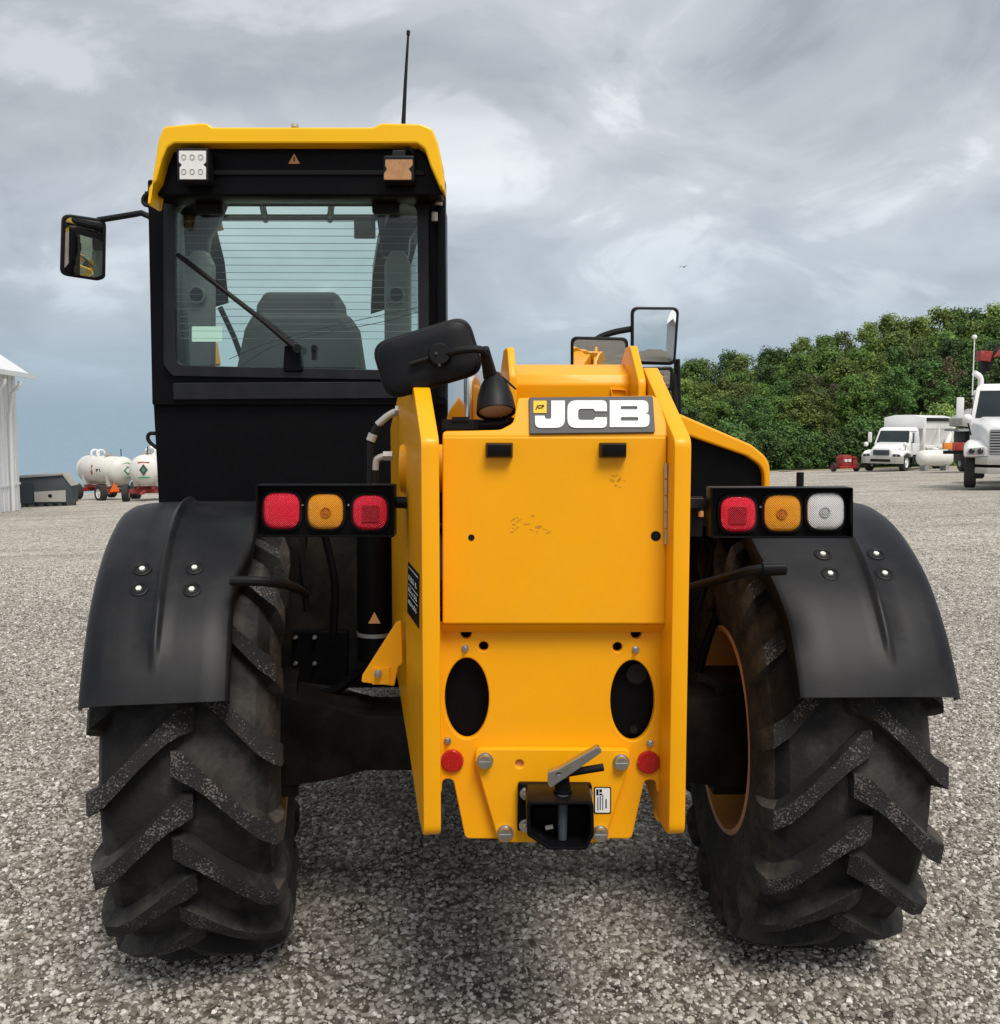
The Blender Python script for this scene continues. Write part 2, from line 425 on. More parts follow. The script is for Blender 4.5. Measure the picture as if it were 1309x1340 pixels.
def stone_mat():
    m = bpy.data.materials.new('loose_stone'); m.use_nodes = True; nt = m.node_tree; N, L = nt.nodes, nt.links
    b = N['Principled BSDF']; b.inputs['Roughness'].default_value = .82
    oi = N.new('ShaderNodeObjectInfo'); r = N.new('ShaderNodeValToRGB'); e = r.color_ramp.elements
    st = [(0, (.085, .075, .064)), (.22, (.225, .202, .174)), (.60, (.385, .355, .312)), (.88, (.50, .465, .42)), (.96, (.64, .61, .57)), (1, (.74, .72, .69))]
    while len(e) < len(st): e.new(.5)
    for i, (p, c) in enumerate(st): e[i].position = p; e[i].color = (*c, 1)
    L.new(oi.outputs['Random'], r.inputs[0])
    tc = N.new('ShaderNodeTexCoord'); n = N.new('ShaderNodeTexNoise'); n.inputs['Scale'].default_value = 60; L.new(tc.outputs['Object'], n.inputs['Vector'])
    mr = N.new('ShaderNodeMapRange'); mr.inputs[1].default_value = .3; mr.inputs[2].default_value = .7; mr.inputs[3].default_value = .8; mr.inputs[4].default_value = 1.15; L.new(n.outputs[0], mr.inputs[0])
    x = N.new('ShaderNodeMix'); x.data_type = 'RGBA'; x.blend_type = 'MULTIPLY'; x.inputs[0].default_value = 1; L.new(r.outputs[0], x.inputs[6]); L.new(mr.outputs[0], x.inputs[7])
    L.new(x.outputs[2], b.inputs['Base Color']); return m
M['stone'] = stone_mat()
def leaf_mat(name, col):
    m = bpy.data.materials.new(name); m.use_nodes = True; nt = m.node_tree; N, L = nt.nodes, nt.links
    b = N['Principled BSDF']; b.inputs['Roughness'].default_value = .6
    tc = N.new('ShaderNodeTexCoord'); oi = N.new('ShaderNodeObjectInfo')
    n = N.new('ShaderNodeTexNoise'); n.inputs['Scale'].default_value = .9; n.inputs['Detail'].default_value = 5; L.new(tc.outputs['Object'], n.inputs['Vector'])
    r = N.new('ShaderNodeValToRGB'); e = r.color_ramp.elements
    e[0].position = .32; e[0].color = (*[c * .42 for c in col], 1); e[1].position = .68; e[1].color = (*[c * 1.75 for c in col], 1)
    L.new(n.outputs[0], r.inputs[0])
    h = N.new('ShaderNodeHueSaturation'); L.new(r.outputs[0], h.inputs['Color'])
    mr = N.new('ShaderNodeMapRange'); mr.inputs[3].default_value = .70; mr.inputs[4].default_value = 1.65; L.new(oi.outputs['Random'], mr.inputs[0]); L.new(mr.outputs[0], h.inputs['Value'])
    L.new(h.outputs[0], b.inputs['Base Color'])
    t = N.new('ShaderNodeBsdfTranslucent'); L.new(h.outputs[0], t.inputs[0])
    mx = N.new('ShaderNodeMixShader'); mx.inputs[0].default_value = .25
    L.new(b.outputs[0], mx.inputs[1]); L.new(t.outputs[0], mx.inputs[2]); L.new(mx.outputs[0], N['Material Output'].inputs[0])
    return m
LEAF = [leaf_mat('leaf_green', (.090, .160, .028)), leaf_mat('leaf_dark', (.056, .112, .024)), leaf_mat('leaf_olive', (.118, .165, .032)), leaf_mat('leaf_brown', (.095, .075, .040))]
M['leaf_bright'] = leaf_mat('leaf_bright', (.16, .24, .055))
M['grass'] = mat('verge_grass', (.05, .095, .022), .9, var=.4, vscale=2.5)
M['straw'] = mat('dry_straw', (.36, .29, .17), .95, var=.25, vscale=3)

# ------------------------------------------------------------------ terrain
def sst(a, b, x):
    t = min(1, max(0, (x - a) / (b - a))); return t * t * (3 - 2 * t)
def gz(x, y):
    r = sst(7, 16, y)
    z = r * (-.036 * (y - 8) + .028 * max(-60, min(60, x)))
    z -= max(0, y - 60) * .03 * sst(5, -15, x) if y > 60 else 0
    if y > 76: z += min(y - 76, 60) * .13 * sst(8, 32, x)
    return z
def build_ground():
    ys = [-80, -50, -30, -18, -10, -5, -2] + [i * 1.0 for i in range(0, 30)] + [30 + i * 3 for i in range(0, 24)] + [105, 120, 140, 170, 220, 300, 420]
    xs = [-300, -200, -140, -100] + [-75 + 3 * i for i in range(0, 51)] + [100, 140, 200, 300]
    bm = bmesh.new()
    G = [[bm.verts.new((x, y, gz(x, y))) for x in xs] for y in ys]
    for a, b in zip(G, G[1:]):
        for i in range(len(xs) - 1): bm.faces.new((a[i], a[i + 1], b[i + 1], b[i]))
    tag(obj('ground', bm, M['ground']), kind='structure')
    # strip of dry straw, then grass at the foot of the wood
    for nm, m, y0, y1, dz in (('straw_strip', M['straw'], 66.5, 70, .02), ('grass_verge', M['grass'], 69.5, 140, .05)):
        bm = bmesh.new(); rows = []
        yy = [y0 + (y1 - y0) * k / 14 for k in range(15)]
        for y in yy:
            rows.append([bm.verts.new((x, y + (.8 * sin(x * .35) + .5 * sin(x * .9 + 1) if y == yy[0] else 0), gz(x, y) + dz)) for x in [6 + 2.5 * i for i in range(46)]])
        for a, b in zip(rows, rows[1:]):
            for i in range(len(a) - 1): bm.faces.new((a[i], a[i + 1], b[i + 1], b[i]))
        tag(obj(nm, bm, m), kind='structure')
build_ground()

def build_gravel():
    """loose stones: instanced on the near part of the lot"""
    stones = []
    rng = random.Random(3)
    hid = bpy.data.collections.new('stone_shapes')
    for k in range(6):
        bm = bmesh.new(); bmesh.ops.create_icosphere(bm, subdivisions=1, radius=1)
        off = Vector((k * 7.1, 3, 1))
        for v in bm.verts:
            v.co *= .75 + .55 * mnoise.noise(v.co * 1.3 + off) + rng.uniform(-.12, .12)
            v.co.x *= 1.0 + .25 * rng.random() * 0 + .15 * (k % 3); v.co.z *= .62
        me = bpy.data.meshes.new('stone'); bm.to_mesh(me); bm.free(); finish(me, M['stone'], 0)
        o = bpy.data.objects.new('stone_shape', me); hid.objects.link(o); stones.append(o)
    bm = bmesh.new()
    def wx(y): return .55 * y + .5
    ys = [2.0 + .5 * i for i in range(0, 45)]
    rows = []
    for y in ys: rows.append([bm.verts.new((-wx(y) + 2 * wx(y) * i / 10, y, gz(-wx(y) + 2 * wx(y) * i / 10, y) + .001)) for i in range(11)])
    for a, b in zip(rows, rows[1:]):
        for i in range(10): bm.faces.new((a[i], a[i + 1], b[i + 1], b[i]))
    o = obj('gravel', bm, M['stone'])
    tag(o, 'loose pale crushed stones scattered over the gravel lot', 'gravel', kind='stuff')
    ng = bpy.data.node_groups.new('scatter_gravel', 'GeometryNodeTree')
    ng.interface.new_socket('Geometry', in_out='INPUT', socket_type='NodeSocketGeometry')
    ng.interface.new_socket('Geometry', in_out='OUTPUT', socket_type='NodeSocketGeometry')
    N, L = ng.nodes, ng.links
    gi, go = N.new('NodeGroupInput'), N.new('NodeGroupOutput')
    pos = N.new('GeometryNodeInputPosition'); sp = N.new('ShaderNodeSeparateXYZ'); L.new(pos.outputs[0], sp.inputs[0])
    dn = N.new('ShaderNodeMapRange'); dn.inputs[1].default_value = 4.5; dn.inputs[2].default_value = 13; dn.inputs[3].default_value = 8200; dn.inputs[4].default_value = 500
    L.new(sp.outputs[1], dn.inputs[0])
    ds = N.new('GeometryNodeDistributePointsOnFaces'); ds.distribute_method = 'RANDOM'
    L.new(gi.outputs[0], ds.inputs['Mesh']); L.new(dn.outputs[0], ds.inputs['Density'])
    ci = N.new('GeometryNodeCollectionInfo'); ci.inputs[0].default_value = hid; ci.inputs[1].default_value = True; ci.inputs[2].default_value = True
    ins = N.new('GeometryNodeInstanceOnPoints'); ins.inputs['Pick Instance'].default_value = True
    rr = N.new('FunctionNodeRandomValue'); rr.data_type = 'FLOAT_VECTOR'; rr.inputs[0].default_value = (-.5, -.5, 0); rr.inputs[1].default_value = (.5, .5, 6.283)
    rs = N.new('FunctionNodeRandomValue'); rs.data_type = 'FLOAT'; rs.inputs[2].default_value = 0.0; rs.inputs[3].default_value = 1.0; rs.inputs['Seed'].default_value = 5
    pw = N.new('ShaderNodeMath'); pw.operation = 'POWER'; pw.inputs[1].default_value = 2.6; L.new(rs.outputs[1], pw.inputs[0])
    sc = N.new('ShaderNodeMapRange'); sc.inputs[3].default_value = .0042; sc.inputs[4].default_value = .0150; L.new(pw.outputs[0], sc.inputs[0])
    L.new(ds.outputs[0], ins.inputs['Points']); L.new(ci.outputs[0], ins.inputs['Instance'])
    L.new(rr.outputs[0], ins.inputs['Rotation']); L.new(sc.outputs[0], ins.inputs['Scale'])
    L.new(ins.outputs[0], go.inputs[0])
    md = o.modifiers.new('scatter', 'NODES'); md.node_group = ng
build_gravel()

# ------------------------------------------------------------------ telehandler
T = thing('telehandler', (0.05, 2.9, 0), 'large yellow and black telehandler with JCB badge standing on the gravel lot', 'telehandler')
YEL, BLK, STL = M['yellow'], M['black'], M['steel']
YD, YP = 2.05, 2.085          # door face and lower rear plate

def hexbolt(name, px, py, Y, rpx, parent, m=None, slot=True, washer=True, depth=.016):
    c = P(px, py, Y); r = (P(px + rpx, py, Y) - c).length
    bm = bmesh.new()
    if washer: cyl(bm, c + Vector((0, .001, 0)), c - Vector((0, .004, 0)), r * 1.12, seg=20)
    cyl(bm, c - Vector((0, .004, 0)), c - Vector((0, depth, 0)), r * .95, r * .86, seg=6 if not slot else 20)
    if slot: box(bm, (c.x - r * .8, c.y - depth - .0018, c.z - r * .13), (c.x + r * .8, c.y - depth + .001, c.z + r * .13), None)
    else: cyl(bm, c - Vector((0, depth, 0)), c - Vector((0, depth + .008, 0)), r * .5, r * .45, seg=12)
    return obj(name, bm, m or STL, parent, 30)

# --- side plates (profile in their own length/height plane)
def side_plate(name, x_in_px, Y0, vp_px, prof_px, th, left):
    """prof: list of (distance behind the rear edge, pixel row at the rear plane)"""
    d = Vector(((vp_px - CX) / F, 1, 0)).normalized()
    o = P(x_in_px, 800, Y0); o.z = 0
    pts = [(s, P(x_in_px, py, Y0).z) for s, py in prof_px]
    n = Vector((d.y, -d.x, 0))                # to the right of d
    Mx = axes(o + (n * 0), d, (0, 0, 1), n)
    ob = slab(name, [rnd(pts, [.03 if i in (0, 1) else .02 for i in range(len(pts))])], Mx @ Matrix.Translation((0, 0, 0 if left else th)), th, YEL, T, .003)
    return ob, d, n, o
lp, dL, nL, oL = side_plate('side_plate', 576, 1.99, 430, [(0, 1097), (0, 575), (.17, 503), (.62, 500), (.98, 560), (.98, 985), (.35, 1060), (.1, 1097)], .036, True)
rp, dR, nR, oR = side_plate('side_plate', 880, 1.99, 560, [(0, 1097), (0, 575), (.30, 470), (.55, 470), (.98, 560), (.98, 985), (.35, 1060), (.1, 1097)], .034, False)

# --- rear door
def door():
    o = plate('rear_door', [rnd([(579, 571), (873, 571), (872, 817), (579, 817)], 3)], YD, .03, YEL, T, .004)
    bm = bmesh.new()      # folded lip under the door
    a = [P(579, 817, YD + .004), P(872, 817, YD + .004), P(872, 827, YD + .028), P(579, 827, YD + .028)]
    b = [p + Vector((0, .012, 0)) for p in a]
    va = [bm.verts.new(p) for p in a]; vb = [bm.verts.new(p) for p in b]
    bm.faces.new(va[::-1]); bm.faces.new(vb)
    for i in range(4): bm.faces.new((va[i], va[(i + 1) % 4], vb[(i + 1) % 4], vb[i]))
    bmesh.ops.recalc_face_normals(bm, faces=bm.faces)
    obj('door_lip', bm, YEL, o)
    # upper panel leaning forward above the fold
    z0 = P(700, 572, YD).z; z1 = P(700, 518, YD + .035).z
    v = Vector((0, .035, z1 - z0)); v.normalize(); n = Vector((1, 0, 0)).cross(v)
    Mx = axes((0, YD + .001, z0), (1, 0, 0), v, n)
    def cv(px, py):
        # intersect pixel ray with the leaning plane
        d = P(px, py, 1.0) - Vector((0, 0, CAM_H)); o0 = Vector((0, 0, CAM_H)); c0 = Vector((0, YD + .001, z0))
        t = (c0 - o0).dot(n) / d.dot(n); w = o0 + d * t - c0
        return (w.x, w.dot(v))
    outl = rnd([cv(*p) for p in [(579, 571.5), (580, 564), (655, 562), (672, 553), (678, 520), (854, 517), (862, 521), (878, 571.5)]], [0, .008, .02, .02, .006, .006, .006, .0])
    slab('badge_panel', [outl], Mx, .028, YEL, T, .003)
    bd = slab('badge', [rnd([cv(*p) for p in [(692, 521.5), (854, 519.5), (857, 567), (693, 569)]], .004)], Mx @ Matrix.Translation((0, 0, .006)), .007, M['badge'], T, .001)
    zc = lambda zx, zy: cv(470 + zx / 2.846, 380 + zy / 2.846)
    J = rnd([(715, 416), (766, 416), (766, 518), (655, 518), (655, 472), (690, 472), (694, 484), (715, 484)], [0, 0, 34, 34, 0, 0, 8, 8])
    C = rnd([(775, 415), (922, 415), (922, 456), (878, 456), (873, 447), (815, 447), (815, 488), (873, 488), (878, 478), (922, 478), (922, 518), (775, 518)],
            [34, 26, 0, 3, 8, 12, 12, 8, 3, 0, 28, 34])
    B = rnd([(932, 415), (1076, 415), (1076, 460), (1064, 464), (1080, 468), (1080, 515), (932, 515)], [0, 22, 16, 2, 16, 24, 0])
    for nm, loops in (('letter_j', [J]), ('letter_c', [C]), ('letter_b', [B, rect(973, 437, 1035, 449, 5), rect(973, 478, 1038, 491, 5)])):
        slab(nm, [[zc(*p) for p in lp] for lp in loops], Mx @ Matrix.Translation((0, 0, .0085)), .003, M['white_print'], bd, .0004)
    sq = slab('emblem', [[zc(*p) for p in rect(649, 416, 698, 462, 3)]], Mx @ Matrix.Translation((0, 0, .0078)), .002, M['yellow_roof'], bd, .0003)
    fc = bpy.data.curves.new('t', 'FONT'); fc.body = 'JCB'; fc.size = .0105; fc.extrude = .0003; fc.align_x = 'CENTER'; fc.align_y = 'CENTER'; fc.shear = .25; fc.offset = .0004
    to = bpy.data.objects.new('t', fc); me = bpy.data.meshes.new_from_object(to); bpy.data.objects.remove(to)
    c = zc(673, 440); me.materials.clear()
    me.transform(Mx @ Matrix.Translation((c[0], c[1], .0088))); me.name = 'emblem_letters'; finish(me, M['decal_black'], 0)
    link(bpy.data.objects.new('emblem_letters', me), bd)
    for px in (653.5, 802):     # rubber bump stops
        bm = bmesh.new(); a = P(px - 18, 579, YD); b = P(px + 18, 599, YD)
        loft(bm, [[(a.x, YD, b.z), (b.x, YD, b.z), (b.x, YD, a.z), (a.x, YD, a.z)], [(a.x + .004, YD - .022, b.z + .004), (b.x - .004, YD - .022, b.z + .004), (b.x - .004, YD - .03, a.z - .004), (a.x + .004, YD - .03, a.z - .004)]])
        bmesh.ops.recalc_face_normals(bm, faces=bm.faces)
        obj('rubber_stop', bm, M['matte'], o, bevel=.002)
    for px, py, r in ((617, 703.5, 4.2), (858.5, 701.5, 6.6)):
        plate('door_hole', [ell(px, py, r)], YD - .0008, .002, M['decal_black'], o, .0002)
    # glue residue where stickers were peeled off
    rg = random.Random(11)
    for (x0, y0, x1, y1, n) in ((668, 671, 718, 697, 15), (797, 622, 818, 638, 8)):
        for k in range(n):
            px, py = rg.uniform(x0, x1), rg.uniform(y0, y1); w, h = rg.uniform(1.5, 6), rg.uniform(.6, 2.2); an = rg.uniform(-.7, .5)
            pts = []
            for q in range(7):
                t = 2 * pi * q / 7; k2 = rg.uniform(.5, 1.2); x, y = w * cos(t) * k2, h * sin(t) * k2
                pts.append((px + x * cos(an) - y * sin(an), py + x * sin(an) + y * cos(an)))
            plate('sticker_residue', [pts], YD - .0004 - k * .00001, .0008, M['residue'], o, .0001, 0)
    bm = bmesh.new()
    for k in range(5):
        a, b = P(872, 606 + k * 21.5, YD - .006), P(872, 626 + k * 21.5, YD - .006); cyl(bm, a, b, .0042, seg=10)
    obj('hinge', bm, STL, o)
    return o
door()

# --- lower rear plate with oval openings
low = plate('rear_plate', [rnd([(574, 815), (574, 1037), (578, 1037), (579, 1020), (593, 1020), (609, 1098), (827, 1098), (844, 1021), (858, 1021), (860, 1037), (868, 1037), (873, 815)],
      [0, 2, 1, 7, 7, 8, 8, 7, 7, 1, 2, 0]), ell(611, 914, 29, 53, 40), ell(828, 917, 29, 53, 40), ell(633, 846, 6.2), ell(808.5, 847, 6.2), ell(610, 829, 7), ell(833, 829, 7)], YP, .02, YEL, T, .003)
bm = bmesh.new(); a, b = P(577, 1003, YP + .035), P(868, 800, YP + .035)
box(bm, (a.x, YP + .035, a.z), (b.x, YP + .5, b.z)); obj('ballast_block', bm, M['black'], T, bevel=.01)
for px, py, r in ((833, 881, 13), (829, 954, 5)):
    bm = bmesh.new(); c = P(px, py, YP + .03); cyl(bm, c + Vector((0, .03, 0)), c - Vector((0, .006, 0)), .001 * r * 1.7, seg=24); obj('ballast_plug', bm, M['matte'], T, bevel=.002)
for px, py in ((609, 848), (832, 849.5), (586, 969), (851, 972)):
    hexbolt('stud', px, py, YP, 4.2, low, slot=False, depth=.006)
for px, py in ((592, 995), (848.5, 997)):
    bm = bmesh.new(); c = P(px, py, YP)
    lathe(bm, [(c.y + .001, .0245), (c.y - .006, .0245), (c.y - .009, .0215), (c.y - .0095, .001)], 'Y', 32, M=Matrix.Translation((c.x, 0, c.z)))
    obj('red_reflector', bm, M['reflector'], T)
# hitch mounting plate
hp = plate('hitch_plate', [rnd([(622, 980), (826, 981), (824, 999), (790, 1103), (653, 1103), (622, 997)], [8, 8, 4, 8, 8, 4]), ell(680, 1000, 5.2)], YP - .022, .021, YEL, T, .003)
plate('hole_plug', [ell(680, 1000, 5.0)], YP - .012, .004, M['rim_lip'], hp, .0005)
for px, py in ((635, 995), (813, 997), (661.5, 1089.5), (785.5, 1090)):
    hexbolt('hitch_bolt', px, py, YP - .022, 9.6, hp, slot=True)
YH = YP - .022
jaw = plate('hitch_base', [rnd([(678, 1026), (775, 1027), (776, 1089), (677, 1088)], 4)], YH - .018, .018, M['black'], T, .002)
for px, py in ((689, 1038), (767, 1038), (688, 1080)):
    hexbolt('hitch_nut', px, py, YH - .018, 7.8, jaw, slot=False, depth=.014)
YJ = YH - .12
def hitch():
    outer = rnd([(689, 1049), (777, 1049), (778, 1093), (768, 1113), (718, 1113), (690, 1094)], [7, 7, 6, 8, 8, 6])
    inner = rnd([(694, 1054), (772, 1054), (773, 1091), (764.5, 1108.5), (721, 1108.5), (695, 1092)], [6, 6, 5, 6, 6, 5])
    cup = plate('hitch_jaw', [outer, inner], YJ, .10, M['black'], T, .003)
    plate('jaw_back', [rnd([(698, 1058), (769, 1058), (770, 1090), (762, 1106), (722, 1106), (699, 1090)], 5)], YJ + .07, .05, M['black'], cup, .002)
    bm = bmesh.new(); a, b = P(737, 1040, YJ + .035), P(736, 1098, YJ + .035)
    cyl(bm, a, b, .011, .009, seg=18); obj('coupling_pin', bm, M['dark_grey'], cup)
    bm = bmesh.new(); c = P(719, 1083, YJ + .05); box(bm, (-.008, 0, -.004), (.008, .004, .004), Matrix.Translation(c) @ Matrix.Rotation(-.2, 4, 'Y')); obj('jaw_tag', bm, M['dull_silver'], cup)
    bm = bmesh.new(); c0 = P(736.5, 1050, YJ + .05)
    zt = P(736, 1016, YJ + .05).z
    H = zt - c0.z
    prof = [(0, .02), (H * .1, .021), (H * .12, .0165), (H * .35, .0165), (H * .36, .019), (H * .5, .019), (H * .52, .0165), (H * .72, .0165), (H * .73, .0145), (H, .0135), (H, .001)]
    lathe(bm, prof, 'Z', 28, M=Matrix.Translation(c0)); obj('hitch_tower', bm, M['black'], cup)
    lv = [(717, 1011), (732, 1006), (782, 977.5), (787.5, 980), (787.5, 985), (747, 1013.5), (720, 1032), (716.5, 1024)]
    l = plate('hitch_lever', [rnd(lv, 2.5)], YJ + .02, .004, STL, T, .001)
    plate('lever_flange', [rnd([(717, 1011), (732, 1006), (782, 977.5), (786, 979), (733, 1010), (719, 1015)], 1)], YJ + .004, .02, STL, l, .001)
    hexbolt('lever_pivot', 731.5, 1015, YJ + .02, 4.5, l, slot=False, washer=False, depth=.006)
    bm = bmesh.new(); tube(bm, [P(742, 1012, YJ + .045), P(765, 1008, YJ + .04), P(790, 1004, YJ + .035)], .0078, 12, 1); obj('hitch_handle', bm, M['matte'], T)
hitch()
lb = plate('hitch_label', [rect(777.5, 1030, 800, 1065, 2.5)], YH - .0012, .0012, M['decal_black'], hp, .0002)
plate('label_face', [rect(779, 1031.5, 798.5, 1063.5, 2)], YH - .0018, .001, M['white_print'], lb, .0001)
for x0, y0, x1, y1 in ((780.5, 1033, 783.5, 1041), (784.5, 1033, 788, 1037), (784.5, 1038.5, 788, 1041), (782, 1043, 783.2, 1061), (785, 1042, 786.4, 1060), (788.5, 1040, 789.6, 1060), (792.5, 1046, 794.2, 1058)):
    plate('label_print', [rect(x0, y0, x1, y1)], YH - .0022, .0006, M['decal_black'], lb, .0001, 0)
for px, y0, y1 in ((870.5, 832, 1030),):
    bm = bmesh.new(); n = 60
    for k in range(n):
        c = P(px, y0 + (y1 - y0) * (k + .5) / n, YP); bmesh.ops.create_uvsphere(bm, u_segments=8, v_segments=6, radius=.0055, matrix=Matrix.Translation(c))
    obj('weld_bead', bm, YEL, low, 60)
# inner lug next to the right plate
plate('inner_lug', [rnd([(853, 1024), (861, 1030), (866, 1070), (863, 1078), (857, 1070)], 3)], YP + .06, .03, YEL, T, .003)

# decal on the left side plate
def side_decal():
    Mx = axes(oL + nL * -.0365, dL * -1, (0, 0, 1), -nL)     # outer face of the left plate, looking outwards
    def cv(px, py):
        d = P(px, py, 1.0) - Vector((0, 0, CAM_H)); o0 = Vector((0, 0, CAM_H)); c0 = Mx.translation
        t = (c0 - o0).dot(nL) / d.dot(nL); w = o0 + d * t - c0
        return (w.dot(-dL), w.z)
    a = [cv(534.5, 735), cv(549, 752), cv(548.5, 823), cv(533.5, 801)]
    dc = slab('side_decal', [rnd(a, .004)], Mx @ Matrix.Translation((0, 0, .001)), .0012, M['decal_black'], lp, .0002)
    w = a[1][0] - a[0][0]
    def q(u, v):      # unit square -> decal
        t = [a[0][i] * (1 - u) * (1 - v) + a[1][i] * u * (1 - v) + a[2][i] * u * v + a[3][i] * (1 - u) * v for i in (0, 1)]
        return tuple(t)
    rg = random.Random(5)
    def bar(u0, v0, u1, v1): slab('decal_print', [[q(u0, v0), q(u1, v0), q(u1, v1), q(u0, v1)]], Mx @ Matrix.Translation((0, 0, .0016)), .0007, M['white_print'], dc, .0001, 0)
    bar(.08, .07, .92, .085); bar(.08, .40, .92, .412); bar(.08, .60, .92, .61)
    for r0, r1, n in ((.2, .32, 4), (.46, .55, 6), (.68, .78, 6)):
        for k in range(n):
            u = .1 + .8 * k / n; g = rg.uniform(.35, .8) * .8 / n
            bar(u, r0 + rg.uniform(0, .03), u + g * .45, r1); bar(u, r1 - .03, u + g, r1 + rg.uniform(-.01, .0))
    return
side_decal()
# yellow trunnion boss and bracket on the left
bm = bmesh.new(); c = P(541, 613, 2.42)
lathe(bm, [(c.x + .10, .058), (c.x - .028, .058), (c.x - .03, .056), (c.x - .03, .036), (c.x + .02, .034)], 'X', 32, M=Matrix.Translation((0, c.y, c.z)))
bo = obj('pivot_boss', bm, YEL, T)
bm = bmesh.new(); cyl(bm, (c.x - .015, c.y, c.z), (c.x + .05, c.y, c.z), .0345, seg=24); obj('pivot_pin', bm, M['matte'], bo)
gus = plate('gusset', [rnd([(525, 812), (527, 868), (521, 873), (516, 898), (473, 893), (474, 884), (518, 815)], 3)], 2.42, .012, YEL, T, .002)
plate('gusset_pad', [rect(487, 874, 510, 896, 1)], 2.414, .006, YEL, gus, .001)
hexbolt('gusset_bolt', 495, 881, 2.414, 4.6, gus, slot=False)

# --- boom
def boom():
    bm = bmesh.new()
    Yb = 2.34
    x0, x1 = P(674, 480, Yb).x, P(838, 480, Yb).x
    z = lambda py: P(700, py, Yb).z
    loft(bm, [[(x, Yb + .09, z(474)), (x, Yb + .01, z(490)), (x, Yb, z(503)), (x, Yb + .02, z(575)), (x, Yb + .25, z(575)), (x, Yb + .25, z(474))] for x in (x0, x1)])
    bmesh.ops.recalc_face_normals(bm, faces=bm.faces)
    b = obj('boom_end', bm, YEL, T, 25, bevel=.004)
    bm = bmesh.new(); zt = z(478)
    loft(bm, [[(x0 + .02 - .15 * (y - Yb), y, zz - h), (x1 - .02 - .15 * (y - Yb), y, zz - h), (x1 - .02 - .15 * (y - Yb), y, zz), (x0 + .02 - .15 * (y - Yb), y, zz)] for y, zz, h in ((Yb + .2, zt - .01, .30), (Yb + 2.2, zt - .30, .30), (6.3, zt - .62, .28))])
    bmesh.ops.recalc_face_normals(bm, faces=bm.faces)
    obj('boom', bm, YEL, T, bevel=.012)
    # ears (plates along the boom)
    def ear(px0, vp, prof, th, nm):
        d = Vector(((vp - CX) / F, 1, 0)).normalized(); n = Vector((d.y, -d.x, 0))
        o = P(px0, 500, 2.24); o.z = 0
        slab(nm, [rnd([(s, P(px0, py, 2.24).z) for s, py in prof], [.02, .025, .03, .03, .02, .02][:len(prof)])], axes(o, d, (0, 0, 1), n), th, YEL, b, .003)
    ear(676.5, 520, [(0, 562), (0, 492), (.045, 452), (.12, 452), (.25, 505), (.25, 562)], .017, 'boom_ear')
    ear(846, 585, [(0, 562), (0, 498), (.11, 447), (.17, 447), (.30, 500), (.30, 562)], .018, 'boom_ear')
    # raised arrow emblem on the boom end
    plate('boom_emblem', [rnd([(799, 508), (820, 509.5), (822, 521), (801, 521)], 1), rnd([(801, 510), (818.5, 511), (820.5, 520), (803, 520)], 1)], Yb - .003, .004, YEL, b, .0005)
    bm = bmesh.new(); c = P(612, 515, 2.75)
    cyl(bm, (c.x, c.y, .95), (c.x, c.y + .02, P(612, 486, 2.75).z), .062, seg=32); obj('lift_ram', bm, M['chrome'], T, bevel=.004)
boom()

